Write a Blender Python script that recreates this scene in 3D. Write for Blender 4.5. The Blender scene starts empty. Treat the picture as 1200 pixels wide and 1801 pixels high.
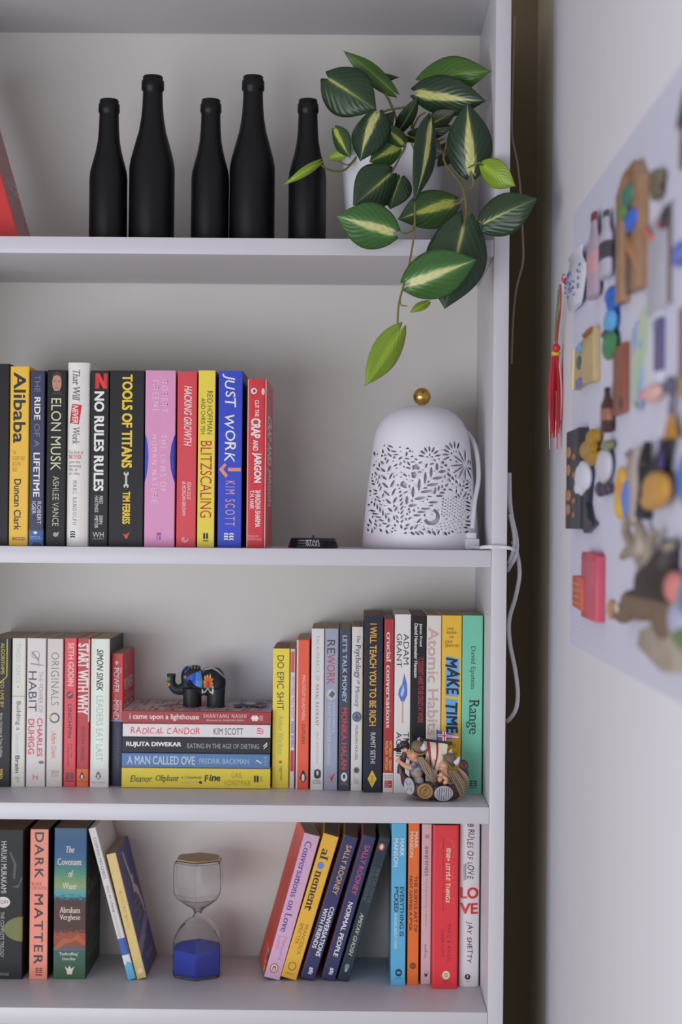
import bpy, bmesh, math, random
from mathutils import Vector, Matrix
random.seed(7)
S = bpy.context.scene
COL = S.collection
PI = math.pi

# ---------------------------------------------------------------- camera, light, exposure
D0, CZ, CX, FPX = 2.0, 1.25, -0.18073, 2746.5
YAW, PITCH, ROLL = -0.00624, 0.00701, 0.00917
_f = Vector((math.sin(YAW)*math.cos(PITCH), math.cos(YAW)*math.cos(PITCH), math.sin(PITCH)))
_r0 = Vector((math.cos(YAW), -math.sin(YAW), 0)); _u0 = _r0.cross(_f)
RT = _r0*math.cos(ROLL) + _u0*math.sin(ROLL)
UP = -_r0*math.sin(ROLL) + _u0*math.cos(ROLL)
FW = _f
CAM = Vector((CX, -D0, CZ))
cd = bpy.data.cameras.new('camera'); cam = bpy.data.objects.new('camera', cd); COL.objects.link(cam)
cam.matrix_world = Matrix(((RT.x, UP.x, -FW.x, CAM.x), (RT.y, UP.y, -FW.y, CAM.y), (RT.z, UP.z, -FW.z, CAM.z), (0, 0, 0, 1)))
cd.sensor_fit = 'VERTICAL'; cd.sensor_height = 36.0; cd.sensor_width = 24.0
cd.lens = FPX*36.0/1801.0
cd.clip_start = 0.05
cd.dof.use_dof = True; cd.dof.focus_distance = 2.02; cd.dof.aperture_fstop = 3.0
S.camera = cam

w = bpy.data.worlds.new('room_daylight'); S.world = w; w.use_nodes = True
bg = w.node_tree.nodes['Background']
bg.inputs['Color'].default_value = (1.0, 0.97, 0.94, 1); bg.inputs['Strength'].default_value = 0.285

def area(name, loc, target, sx, sy, power, col):
    l = bpy.data.lights.new(name, 'AREA'); l.shape = 'RECTANGLE'; l.size = sx; l.size_y = sy
    l.energy = power; l.color = col
    o = bpy.data.objects.new(name, l); COL.objects.link(o); o.location = loc
    o.rotation_euler = (Vector(target)-Vector(loc)).to_track_quat('-Z', 'Y').to_euler()
    return o
area('window_light', (-1.7, -2.4, 0.66), (-0.2, 0.0, 0.9), 2.4, 1.2, 54, (0.86, 0.91, 1.0))

S.view_settings.view_transform = 'Standard'; S.view_settings.look = 'None'
S.view_settings.gamma = 1.0; S.view_settings.use_curve_mapping = False
S.view_settings.exposure = -0.1
S.cycles.use_denoising = True
S.cycles.max_bounces = 12

# ---------------------------------------------------------------- pixel -> place helpers
def ray(px, py): return FW*FPX + RT*(px-600) - UP*(py-900.5)
def P(px, py, Y): d = ray(px, py); return CAM + d*((Y-CAM.y)/d.y)
def PZ(px, py, Z): d = ray(px, py); return CAM + d*((Z-CAM.z)/d.z)
def PX(px, py, X): d = ray(px, py); return CAM + d*((X-CAM.x)/d.x)
def mpp(Y): return (Y+D0)/FPX

# ---------------------------------------------------------------- materials
def lin(c):
    out = []
    for x in c[:3]:
        x = x/255.0
        out.append(x/12.92 if x <= 0.04045 else ((x+0.055)/1.055)**2.4)
    return out
GAIN = 1.2
def alb(c):
    l = [x*GAIN for x in lin(c)]; k = min(1.0, 0.88/max(l))       # keep the hue when the brightest channel is at its limit
    return tuple(max(0.004, x*k) for x in l)
_mats = {}
def M(c, rough=0.45, metal=0.0, spec=0.5, noise=0.05, scale=60.0, bump=0.0, raw=False, name=None):
    key = (tuple(c), rough, metal, spec, noise, scale, bump, raw)
    if key in _mats: return _mats[key]
    m = bpy.data.materials.new(name or 'surface'); m.use_nodes = True
    nt = m.node_tree; b = nt.nodes['Principled BSDF']
    a = tuple(c) if raw else alb(c)
    b.inputs['Roughness'].default_value = rough; b.inputs['Metallic'].default_value = metal
    b.inputs['Specular IOR Level'].default_value = spec
    tc = nt.nodes.new('ShaderNodeTexCoord'); n = nt.nodes.new('ShaderNodeTexNoise')
    n.inputs['Scale'].default_value = scale; n.inputs['Detail'].default_value = 3
    nt.links.new(tc.outputs['Object'], n.inputs['Vector'])
    mx = nt.nodes.new('ShaderNodeMix'); mx.data_type = 'RGBA'
    mx.inputs[6].default_value = tuple(x*(1-noise) for x in a)+(1,)
    mx.inputs[7].default_value = tuple(min(.95, x*(1+noise)) for x in a)+(1,)
    nt.links.new(n.outputs['Fac'], mx.inputs[0]); nt.links.new(mx.outputs[2], b.inputs['Base Color'])
    if bump:
        bp = nt.nodes.new('ShaderNodeBump'); bp.inputs['Strength'].default_value = bump; bp.inputs['Distance'].default_value = 0.001
        nt.links.new(n.outputs['Fac'], bp.inputs['Height']); nt.links.new(bp.outputs['Normal'], b.inputs['Normal'])
    _mats[key] = m
    return m
def stripes_mat(c1, c2, scale, axis='X', rough=0.8):
    key = ('st', c1, c2, scale, axis)
    if key in _mats: return _mats[key]
    m = bpy.data.materials.new('page_edges'); m.use_nodes = True; nt = m.node_tree; b = nt.nodes['Principled BSDF']
    b.inputs['Roughness'].default_value = rough
    tc = nt.nodes.new('ShaderNodeTexCoord'); wv = nt.nodes.new('ShaderNodeTexWave'); wv.bands_direction = axis
    wv.inputs['Scale'].default_value = scale; wv.inputs['Distortion'].default_value = 3; wv.inputs['Detail'].default_value = 2
    nt.links.new(tc.outputs['Object'], wv.inputs['Vector'])
    mx = nt.nodes.new('ShaderNodeMix'); mx.data_type = 'RGBA'
    mx.inputs[6].default_value = alb(c1)+(1,); mx.inputs[7].default_value = alb(c2)+(1,)
    nt.links.new(wv.outputs['Fac'], mx.inputs[0]); nt.links.new(mx.outputs[2], b.inputs['Base Color'])
    _mats[key] = m
    return m
def ramp_mat(stops, zmax, dist=0.25, scale=40.0, rough=0.5, x=1.0):
    """printed painterly artwork: colours follow the height on the cover, broken up by noise"""
    m = bpy.data.materials.new('printed_artwork'); m.use_nodes = True; nt = m.node_tree; b = nt.nodes['Principled BSDF']
    b.inputs['Roughness'].default_value = rough
    tc = nt.nodes.new('ShaderNodeTexCoord'); sep = nt.nodes.new('ShaderNodeSeparateXYZ')
    nt.links.new(tc.outputs['Object'], sep.inputs[0])
    mp = nt.nodes.new('ShaderNodeMapping'); mp.inputs['Scale'].default_value = (1, 1, 3.0)
    nt.links.new(tc.outputs['Object'], mp.inputs['Vector'])
    n = nt.nodes.new('ShaderNodeTexNoise'); n.inputs['Scale'].default_value = scale; n.inputs['Detail'].default_value = 6
    nt.links.new(mp.outputs[0], n.inputs['Vector'])
    dv = nt.nodes.new('ShaderNodeMath'); dv.operation = 'DIVIDE'; dv.inputs[1].default_value = zmax
    nt.links.new(sep.outputs['Z'], dv.inputs[0])
    ma = nt.nodes.new('ShaderNodeMath'); ma.operation = 'MULTIPLY_ADD'; ma.inputs[1].default_value = dist
    nt.links.new(n.outputs['Fac'], ma.inputs[0]); nt.links.new(dv.outputs[0], ma.inputs[2])
    sb = nt.nodes.new('ShaderNodeMath'); sb.operation = 'SUBTRACT'; sb.inputs[1].default_value = dist*0.5
    nt.links.new(ma.outputs[0], sb.inputs[0])
    cr = nt.nodes.new('ShaderNodeValToRGB'); nt.links.new(sb.outputs[0], cr.inputs[0])
    el = cr.color_ramp.elements
    while len(el) < len(stops): el.new(0.5)
    for e, (p, c) in zip(el, stops): e.position = p; e.color = alb(c)+(1,)
    nt.links.new(cr.outputs[0], b.inputs['Base Color'])
    return m
def attr_mat(rough=0.45, spec=0.5):
    m = bpy.data.materials.new('painted'); m.use_nodes = True; nt = m.node_tree; b = nt.nodes['Principled BSDF']
    b.inputs['Roughness'].default_value = rough; b.inputs['Specular IOR Level'].default_value = spec
    a = nt.nodes.new('ShaderNodeAttribute'); a.attribute_name = 'paint'
    nt.links.new(a.outputs['Color'], b.inputs['Base Color'])
    return m
def glass_mat():
    m = bpy.data.materials.new('clear_glass'); m.use_nodes = True; b = m.node_tree.nodes['Principled BSDF']
    b.inputs['Transmission Weight'].default_value = 1.0; b.inputs['Roughness'].default_value = 0.0
    b.inputs['IOR'].default_value = 1.45; b.inputs['Base Color'].default_value = (0.97, 0.97, 0.97, 1)
    return m

# ---------------------------------------------------------------- mesh builder
def spline(pts, k=6):
    pts = [Vector(p) for p in pts]
    if len(pts) < 3: return pts
    out = []
    for i in range(len(pts)-1):
        p0 = pts[max(i-1, 0)]; p1 = pts[i]; p2 = pts[i+1]; p3 = pts[min(i+2, len(pts)-1)]
        for j in range(k):
            t = j/k
            out.append(0.5*((2*p1)+(p2-p0)*t+(2*p0-5*p1+4*p2-p3)*t*t+(3*p1-p0-3*p2+p3)*t**3))
    out.append(pts[-1])
    return out
class MB:
    def __init__(s): s.v = []; s.f = []; s.m = []; s.mats = []
    def mi(s, mat):
        if mat not in s.mats: s.mats.append(mat)
        return s.mats.index(mat)
    def add(s, vs, fs, mat):
        o = len(s.v); k = s.mi(mat); s.v += [tuple(v) for v in vs]
        for f in fs: s.f.append([i+o for i in f]); s.m.append(k)
        return s
    def box(s, x0, x1, y0, y1, z0, z1, mat):
        return s.add([(x0, y0, z0), (x1, y0, z0), (x1, y1, z0), (x0, y1, z0), (x0, y0, z1), (x1, y0, z1), (x1, y1, z1), (x0, y1, z1)],
              [(0, 3, 2, 1), (4, 5, 6, 7), (0, 1, 5, 4), (1, 2, 6, 5), (2, 3, 7, 6), (3, 0, 4, 7)], mat)
    def tube(s, pts, r, mat, n=8, k=6, smooth=True, flat=1.0):
        q = spline(pts, k) if smooth else [Vector(p) for p in pts]
        L = len(q)
        if isinstance(r, (int, float)): rr = [r]*L
        else:
            rr = []
            for i in range(L):
                t = i/(L-1)*(len(r)-1); a = min(int(t), len(r)-2); rr.append(r[a]+(r[a+1]-r[a])*(t-a))
        vs = []; up = None
        for i in range(L):
            t = (q[min(i+1, L-1)]-q[max(i-1, 0)]).normalized()
            if up is None:
                up = Vector((0, 0, 1)) if abs(t.z) < 0.9 else Vector((0, 1, 0))
            a = t.cross(up).normalized(); b = a.cross(t).normalized(); up = b
            for j in range(n):
                th = 2*PI*j/n
                vs.append(q[i]+a*(math.cos(th)*rr[i])+b*(math.sin(th)*rr[i]*flat))
        fs = []
        for i in range(L-1):
            for j in range(n):
                fs.append((i*n+j, i*n+(j+1) % n, (i+1)*n+(j+1) % n, (i+1)*n+j))
        fs.append(tuple(range(n-1, -1, -1))); fs.append(tuple((L-1)*n+j for j in range(n)))
        return s.add(vs, fs, mat)
    def lathe(s, prof, mat, n=36, c=(0, 0, 0), axis='Z', sc=(1, 1), closed=False):
        vs = []; fs = []; L = len(prof)
        for r, z in prof:
            for j in range(n):
                th = 2*PI*(j+0.5)/n; x = r*math.cos(th)*sc[0]; y = r*math.sin(th)*sc[1]
                p = (x, y, z) if axis == 'Z' else ((x, -z, y) if axis == 'Y' else (z, x, y))
                vs.append((p[0]+c[0], p[1]+c[1], p[2]+c[2]))
        R = L if closed else L-1
        for i in range(R):
            for j in range(n):
                a, b = i, (i+1) % L
                fs.append((a*n+j, a*n+(j+1) % n, b*n+(j+1) % n, b*n+j))
        if not closed:
            if prof[0][0] > 1e-6: fs.append(tuple(range(n-1, -1, -1)))
            if prof[-1][0] > 1e-6: fs.append(tuple((L-1)*n+j for j in range(n)))
        return s.add(vs, fs, mat)
    def ell(s, c, r, mat, seg=18, ring=12, rot=None):
        if isinstance(r, (int, float)): r = (r, r, r)
        vs = []; fs = []; c = Vector(c)
        for i in range(ring+1):
            ph = PI*i/ring
            for j in range(seg):
                th = 2*PI*j/seg
                p = Vector((r[0]*math.sin(ph)*math.cos(th), r[1]*math.sin(ph)*math.sin(th), r[2]*math.cos(ph)))
                if rot is not None: p = rot @ p
                vs.append(c+p)
        for i in range(ring):
            for j in range(seg):
                fs.append((i*seg+j, (i+1)*seg+j, (i+1)*seg+(j+1) % seg, i*seg+(j+1) % seg))
        return s.add(vs, fs, mat)
    def prism(s, poly, y0, y1, mat, side=None):
        n = len(poly); k = len(s.v)
        vs = [(x, y0, z) for x, z in poly]+[(x, y1, z) for x, z in poly]
        s.add(vs, [tuple(range(n)), tuple(range(2*n-1, n-1, -1))], mat)
        s.add(vs, [(i, i+n, (i+1) % n+n, (i+1) % n) for i in range(n)], side or mat)
        return s
    def build(s, name, parent=None, smooth=True, bevel=0.0, loc=None, ang=40, weld=True):
        me = bpy.data.meshes.new(name)
        bm = bmesh.new()
        for v in s.v: bm.verts.new(v)
        bm.verts.ensure_lookup_table()
        for f, k in zip(s.f, s.m):
            try:
                fc = bm.faces.new([bm.verts[i] for i in f]); fc.material_index = k
            except ValueError: pass
        if weld: bmesh.ops.remove_doubles(bm, verts=bm.verts, dist=1e-6)
        bmesh.ops.recalc_face_normals(bm, faces=bm.faces) if weld else None
        if bevel: bmesh.ops.bevel(bm, geom=[e for e in bm.edges if e.calc_face_angle(0) > 0.5], offset=bevel, segments=2, affect='EDGES', profile=0.5)
        bm.to_mesh(me); bm.free()
        for m in s.mats: me.materials.append(m)
        if smooth and len(me.polygons):
            me.polygons.foreach_set('use_smooth', [True]*len(me.polygons))
            me.set_sharp_from_angle(angle=math.radians(ang))
        o = bpy.data.objects.new(name, me); COL.objects.link(o)
        if parent: o.parent = parent
        if loc is not None: o.location = loc
        return o
def tag(o, label, cat, group=None):
    o['label'] = label; o['category'] = cat
    if group: o['group'] = group
    return o
def thing(name, label, cat, loc=(0, 0, 0), rot=(0, 0, 0), group=None):
    o = bpy.data.objects.new(name, None); COL.objects.link(o); o.empty_display_size = 0.02
    o.location = loc; o.rotation_euler = rot
    return tag(o, label, cat, group)
def struct(o): o['kind'] = 'structure'; return o
def remesh(mb, voxel, smooth_it=6):
    """fuse overlapping solids into one continuous skin; returns (verts, faces)"""
    o = mb.build('tmp', weld=False, smooth=False)
    md = o.modifiers.new('r', 'REMESH'); md.mode = 'VOXEL'; md.voxel_size = voxel
    sm = o.modifiers.new('s', 'SMOOTH'); sm.iterations = smooth_it; sm.factor = 0.5
    dg = bpy.context.evaluated_depsgraph_get()
    me = bpy.data.meshes.new_from_object(o.evaluated_get(dg))
    vs = [v.co.copy() for v in me.vertices]; fs = [tuple(p.vertices) for p in me.polygons]
    bpy.data.objects.remove(o); bpy.data.meshes.remove(me)
    return vs, fs
def skin_obj(name, mb, voxel, parent, paint=None, mat=None, it=6):
    vs, fs = remesh(mb, voxel, it)
    b = MB(); b.add(vs, fs, mat); o = b.build(name, parent, weld=False, ang=180)
    if paint:
        ca = o.data.color_attributes.new('paint', 'FLOAT_COLOR', 'POINT')
        for i, v in enumerate(o.data.vertices):
            ca.data[i].color = alb(paint(v.co))+(1,)
    return o

# ---------------------------------------------------------------- lettering
_tc = {}
STY = {'s': (0, 0, 1.0), 'b': (0.018, 0, 1.0), 'h': (0.035, 0, 1.0), 'i': (0.006, 0.3, 1.0), 'bi': (0.018, 0.25, 1.0), 'w': (0.004, 0, 1.35),
       'bw': (0.016, 0, 1.25), 'serif': (0.0, 0, 1.02), 'serifb': (0.012, 0, 1.02), 'serifi': (0.0, 0.22, 1.0), 'serifw': (0.0, 0, 1.4), 't': (-0.012, 0, 1.1), 'tw': (-0.008, 0, 1.5)}
def raw_text(body, off, shear, sp):
    cu = bpy.data.curves.new('t', 'FONT'); cu.body = body; cu.offset = off; cu.shear = shear
    cu.space_character = sp; cu.resolution_u = 3; cu.fill_mode = 'FRONT'; cu.space_line = 0.95
    o = bpy.data.objects.new('t', cu)
    me = bpy.data.meshes.new_from_object(o)
    vs = [(v.co.x, v.co.y) for v in me.vertices]; fs = [tuple(p.vertices) for p in me.polygons]
    bpy.data.objects.remove(o); bpy.data.curves.remove(cu); bpy.data.meshes.remove(me)
    return vs, fs
def text2d(body, style):
    key = (body, style)
    if key in _tc: return _tc[key]
    if style in ('hand', 'handb'):
        rnd = random.Random(len(body)*31+ord(body[0])); vs = []; fs = []
        y = 0
        for line in body.split('\n'):
            x = 0
            for ch in line:
                if ch == ' ': x += 0.32; continue
                a, b = raw_text(ch, 0, 0.12, 1.0)
                if not a: continue
                mx = min(p[0] for p in a); Mx = max(p[0] for p in a)
                th = rnd.uniform(-.1, .1); sc = rnd.uniform(.88, 1.1); dy = rnd.uniform(-.05, .05)
                o = len(vs)
                for px, py in a:
                    px = (px-mx)*.9
                    px += 0.02*math.sin(py*9+x*7)
                    vs.append((x+(px*math.cos(th)-py*math.sin(th))*sc, y+(px*math.sin(th)+py*math.cos(th))*sc+dy))
                fs += [tuple(i+o for i in f) for f in b]
                x += (Mx-mx)*.9*sc+0.09
            y -= 1.0
    else:
        off, sh, sp = STY[style]
        serif = style.startswith('serif')
        vs, fs = raw_text(body, -.008 if serif else min(0, off), sh, sp)
        if style.startswith('serif'):
            cnt = {}
            for f in fs:
                for i in range(len(f)):
                    e = tuple(sorted((f[i], f[(i+1) % len(f)]))); cnt[e] = cnt.get(e, 0)+1
            cen = {}
            for f in fs:
                cy = sum(vs[i][1] for i in f)/len(f)
                for i in range(len(f)):
                    cen[tuple(sorted((f[i], f[(i+1) % len(f)])))] = cy
            for (a, b), c in cnt.items():
                if c != 1: continue
                (x0, y0), (x1, y1) = vs[a], vs[b]
                L = abs(x1-x0)
                if abs(y1-y0) < 0.004 and 0.05 < L < 0.17:
                    d = 1 if cen[(a, b)] > y0 else -1
                    xa, xb = min(x0, x1), max(x0, x1); o = len(vs); e = 0.085
                    vs += [(xa-e, y0), (xb+e, y0), (xb+e*.75, y0+d*.045), (xa-e*.75, y0+d*.045)]
                    fs.append((o, o+1, o+2, o+3))
    fat = STY[style][0] if style in STY else (.03 if style == 'handb' else .006)
    if style.startswith('serif'):      # stressed strokes: heavier uprights only
        g = .022+fat
        v0, f0 = list(vs), list(fs); vs = [(x, y, 0) for x, y in v0]
        for k, dx in enumerate((-g, g)):
            o = len(vs); vs += [(x+dx, y, k+1) for x, y in v0]; fs += [tuple(i+o for i in f) for f in f0]
    elif fat > .004:          # heavier weights: the same letter laid down with small shifts
        n0 = len(vs); v0, f0 = list(vs), list(fs)
        vs = [(x, y, 0) for x, y in v0]
        for k, (dx, dy) in enumerate(((fat, fat*.7), (-fat, fat*.7), (fat, -fat*.7), (-fat, -fat*.7))):
            o = len(vs); vs += [(x+dx, y+dy, k+1) for x, y in v0]; fs += [tuple(i+o for i in f) for f in f0]
    else: vs = [(x, y, 0) for x, y in vs]
    if not vs: vs = [(0, 0, 0), (1, 0, 0), (1, 1, 0)]; fs = [(0, 1, 2)]
    x0 = min(p[0] for p in vs); x1 = max(p[0] for p in vs); y0 = min(p[1] for p in vs); y1 = max(p[1] for p in vs)
    vs = [((x-x0)/max(1e-6, x1-x0), (y-y0)/max(1e-6, y1-y0), s) for x, y, s in vs]
    _tc[key] = (vs, fs)
    return vs, fs
# decals: all in spine fractions, u across (0 left .. 1 right), t down (0 top .. 1 bottom)
def shape2d(dc):
    k = dc[0]
    if k == 'V':
        _, body, col, t0, t1, u0, u1, st = dc; vs, fs = text2d(body, st)
        return [(u0+y*(u1-u0), t0+x*(t1-t0), s) for x, y, s in vs], fs, col
    if k == 'H':
        _, body, col, u0, u1, t0, t1, st = dc; vs, fs = text2d(body, st)
        return [(u0+x*(u1-u0), t1-y*(t1-t0), s) for x, y, s in vs], fs, col
    if k == 'R':
        _, col, u0, u1, t0, t1 = dc
        return [(u0, t0), (u1, t0), (u1, t1), (u0, t1)], [(0, 1, 2, 3)], col
    if k == 'E':
        _, col, u, t, ru, rt = dc
        return [(u+ru*math.cos(2*PI*i/28), t+rt*math.sin(2*PI*i/28)) for i in range(28)], [tuple(range(28))], col
    if k == 'O':
        _, col, u, t, ru, rt, q = dc
        vs = [(u+ru*f*math.cos(2*PI*i/28), t+rt*f*math.sin(2*PI*i/28)) for f in (1, q) for i in range(28)]
        return vs, [(i, (i+1) % 28, (i+1) % 28+28, i+28) for i in range(28)], col
    if k == 'P':
        _, col, pts = dc
        return list(pts), [tuple(range(len(pts)))], col
def flat3(vs): return [v if len(v) == 3 else (v[0], v[1], 0) for v in vs]
def clean_bisect(bm, co, no):
    bmesh.ops.bisect_plane(bm, geom=bm.verts[:]+bm.edges[:]+bm.faces[:], plane_co=co, plane_no=no)

# ---------------------------------------------------------------- the setting
Z2, Z3, Z4, Z5, ZT = CZ+.36453, CZ-.03352, CZ-.36201, CZ-.62379, CZ+.70501
TH, DEP, SW, WID = .0215, .2502, .01964, .762
XW = .085                                   # plane of the right-hand wall
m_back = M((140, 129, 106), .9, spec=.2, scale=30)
m_wall = M((221, 219, 225), .85, spec=.2, noise=.02, scale=25)
m_floor = M((150, 120, 90), .6)
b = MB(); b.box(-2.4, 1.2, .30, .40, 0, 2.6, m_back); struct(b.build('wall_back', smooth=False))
b = MB(); b.box(XW, .75, -1.6, .095, 0, 2.6, m_wall); struct(b.build('wall_right', bevel=.006))
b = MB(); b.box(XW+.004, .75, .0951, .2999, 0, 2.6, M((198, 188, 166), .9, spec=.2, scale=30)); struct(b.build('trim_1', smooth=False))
b = MB(); b.box(-2.4, 1.2, -3.6, .40, 2.45, 2.5, m_wall); struct(b.build('ceiling', smooth=False))
b = MB(); b.box(-2.4, 1.2, -3.6, .40, -.05, 0, m_floor); struct(b.build('floor', smooth=False))

m_white = M((194, 192, 197), .38, noise=.012, scale=25)
m_panel = M((200, 196, 190), .6, noise=.012, scale=20)
m_seam = M((166, 162, 158), .8)
m_hole = M((90, 88, 90), .8)
case = thing('bookcase', 'tall white open bookcase filled with books beside the right wall', 'bookcase', (0, 0, 0))
b = MB(); b.box(0, SW, 0, DEP+.012, 0, ZT+TH, m_white)
for z in [x*.032+.30 for x in range(52)]:
    for y in (.035, .205):
        b.lathe([(0, -.0002), (.0016, -.0002), (.0016, .001)], m_hole, 8, (0, y, z), 'X')
b.build('side_panel', case, bevel=.0006)
b = MB(); b.box(-WID-SW, -WID, 0, DEP+.012, 0, ZT+TH, m_white); b.build('side_panel', case, bevel=.0006)
b = MB(); b.box(-WID, 0, 0, DEP, ZT, ZT+TH, m_white); b.build('top_board', case, bevel=.0006)
b = MB(); b.box(-WID, 0, .02, .035, 0, .075, m_white); b.build('plinth', case, bevel=.0006)
for z in (Z2, Z3, Z4, Z5, Z5-.27, .10):
    b = MB(); b.box(-WID+.0004, -.0004, 0.0005, DEP-.0005, z-TH, z, m_white); b.build('shelf', case, bevel=.0007)
xs1 = P(186, 1050, DEP).x; xs2 = P(536, 1050, DEP).x
b = MB(); xs = [-WID, xs1-.0004, xs2-.0004]; xe = [xs1, xs2, 0]
for a, e in zip(xs, xe): b.box(a+.0002, e-.0002, DEP, DEP+.004, .08, ZT, m_panel)
b.box(-WID, 0, DEP+.004, DEP+.009, .08, ZT, m_seam)
b.build('back_panel', case, smooth=False)

# ---------------------------------------------------------------- books
m_pages = stripes_mat((176, 158, 134), (150, 132, 108), 260)
m_pages_w = stripes_mat((214, 206, 192), (190, 180, 164), 260)
m_pages_d = stripes_mat((140, 116, 92), (112, 92, 72), 260)
PG = {'t': m_pages, 'w': m_pages_w, 'd': m_pages_d}
EPS = .00025
def make_book(root, w, h, d, col, decals, conv, r=.0012, bulge=0.0, page='t', side=(), hard=False, cover_l=None, cover_r=None, rough=.42, base=None, box=False):
    t = .0022 if hard else .0007
    d = min(d, DEP-.004-root.location.y)
    hw = w/2
    def py(x):
        x = max(-hw, min(hw, x)); y = bulge*(x/hw)**2
        q = abs(x)-(hw-r)
        if q > 0: y += r-math.sqrt(max(0, r*r-q*q))
        return y
    n = 10 if bulge else 2
    xs = [-hw+r*(1-math.cos(PI/2*i/5)) for i in range(5)]+[-hw+r+(w-2*r)*i/n for i in range(n+1)]+[hw-r*(1-math.cos(PI/2*i/5)) for i in range(4, -1, -1)]
    dk = .28 if max(col) < 70 else .5
    mc = base or M(col, rough, spec=dk)
    ml = M(cover_l, rough) if cover_l else mc
    mr = M(cover_r, rough) if cover_r else mc
    outer = [(-hw, d)]+[(x, py(x)) for x in xs]+[(hw, d)]
    inner = [(hw-t, d)]+[(max(-hw+t, min(hw-t, x)), py(x)+t) for x in reversed(xs)]+[(-hw+t, d)]
    N = len(outer); b = MB()
    L = N
    def wall(i, mat):
        a, c = outer[i], outer[i+1]; p, q = inner[L-1-i], inner[L-2-i]
        vs = [(a[0], a[1], 0), (c[0], c[1], 0), (c[0], c[1], h), (a[0], a[1], h), (p[0], p[1], 0), (q[0], q[1], 0), (q[0], q[1], h), (p[0], p[1], h)]
        b.add(vs, [(0, 1, 2, 3), (4, 7, 6, 5), (3, 2, 6, 7), (0, 4, 5, 1)], mat)
        if i == 0: b.add([vs[0], vs[3], vs[7], vs[4]], [(0, 1, 2, 3)], mat)
        if i == N-2: b.add([vs[1], vs[5], vs[6], vs[2]], [(0, 1, 2, 3)], mat)
    for i in range(N-1):
        wall(i, ml if i == 0 else (mr if i == N-2 else mc))
    br = [-hw+1e-6]+xs+[hw-1e-6]
    for k, dc in enumerate(decals):
        dc = conv(dc); vs, fs, c = shape2d(dc)
        mat = M(c, rough) if isinstance(c, tuple) else c
        pts = [((u-.5)*w, h*(1-tt), s) for u, tt, s in flat3(vs)]
        mn = min(p[0] for p in pts); mxx = max(p[0] for p in pts)
        bm = bmesh.new(); bv = [bm.verts.new((p[0], p[2], p[1])) for p in pts]
        for f in fs:
            try: bm.faces.new([bv[i] for i in f])
            except ValueError: pass
        for x in br:
            if mn < x < mxx and (bulge or abs(x) > hw-r*1.01): clean_bisect(bm, (x, 0, 0), (1, 0, 0))
        bm.verts.ensure_lookup_table(); bm.verts.index_update()
        e = .00008+.000025*k
        b.add([(v.co.x*(1+e/hw), py(v.co.x)-e-v.co.y*.00001, v.co.z) for v in bm.verts], [tuple(v.index for v in f.verts) for f in bm.faces], mat)
        bm.free()
    for k, (sd, dc) in enumerate(side):          # artwork on the front ('R') or back ('L') cover, u from the spine
        vs, fs, c = shape2d(dc); mat = M(c, rough) if isinstance(c, tuple) else c
        e = hw+.00008+.00003*k
        if sd == 'R': q = [(e+s*.00001, r+u*(d-r), h*(1-tt)) for u, tt, s in flat3(vs)]
        else: q = [(-e-s*.00001, d-u*(d-r), h*(1-tt)) for u, tt, s in flat3(vs)]
        b.add(q, fs, mat)
    b.build('cover', root, weld=False, ang=50)
    p = MB(); g = .0025 if hard else .0004
    yy = py(0)+max(bulge, 0)+t+.0003
    if box:
        p.box(-hw+t+.0003, hw-t-.0003, yy, d-.001, .001, h-.0035, PG[page])
    else:
        p.box(-hw+t+.0002, hw-t-.0002, yy, d-(.003 if hard else .0006), g, h-g, PG[page])
    p.build('pages', root, smooth=False)
    return root
def conv_px(a, b_):
    L = float(b_-a)
    def cv(dc):
        k = dc[0]; T = lambda y: (y-a)/L
        if k == 'V': return (k, dc[1], dc[2], T(dc[3]), T(dc[4]))+dc[5:]
        if k == 'H': return (k, dc[1], dc[2], dc[3], dc[4], T(dc[5]), T(dc[6]), dc[7])
        if k == 'R': return (k, dc[1], dc[2], dc[3], T(dc[4]), T(dc[5]))
        if k == 'E': return (k, dc[1], dc[2], T(dc[3]), dc[4], dc[5]/L)
        if k == 'O': return (k, dc[1], dc[2], T(dc[3]), dc[4], dc[5]/L, dc[6])
        if k == 'P': return (k, dc[1], [(u, T(y)) for u, y in dc[2]])
        return dc
    return cv
ident = lambda dc: dc
def book(label, group, geo, zs, col, decals, d=.128, Y=None, name='paperback_book', **kw):
    """geo: spine edges xl,xr at the top, y top, xl,xr at the bottom, y bottom"""
    a, c, yt, e, g, yb = geo
    if Y is None: Y = max(.004, PZ((e+g)/2, yb, zs).y)
    xl = (P(a, yt, Y).x+P(e, yb, Y).x)/2; xr = (P(c, yt, Y).x+P(g, yb, Y).x)/2
    w_ = xr-xl-.0003; h = P((a+c)/2, yt, Y).z-zs
    o = thing(name, label, 'book', ((xl+xr)/2, Y, zs+EPS), (0, 0, 0), group)
    return make_book(o, w_, h, d, col, decals, conv_px(yt, yb), **kw)
def book_lean(label, group, tl, tr, bl, br, zs, col, decals, d=.128, name='paperback_book', Y=None, yaw=0, **kw):
    right = (tl[0]-bl[0]) > 0
    low = br if right else bl
    if Y is None: Y = PZ(low[0], low[1], zs).y
    A, B, C_, D_ = P(*tl, Y), P(*tr, Y), P(*bl, Y), P(*br, Y)
    up = ((A-C_)+(B-D_))*.5; th = math.atan2(up.x, up.z)
    h = math.hypot(up.x, up.z); w_ = (((B-A).length+(D_-C_).length)/2-.0004)
    lw = P(*low, Y)
    ox = lw.x-(w_/2 if right else -w_/2)*math.cos(th)
    o = thing(name, label, 'book', (ox, Y, zs+EPS+w_/2*math.sin(abs(th))), (0, th, 0), group)
    if yaw: o.rotation_euler = (Matrix.Rotation(math.radians(yaw), 3, 'Z') @ Matrix.Rotation(th, 3, 'Y')).to_euler()
    return make_book(o, w_, h, d, col, decals, ident, **kw)

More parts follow.
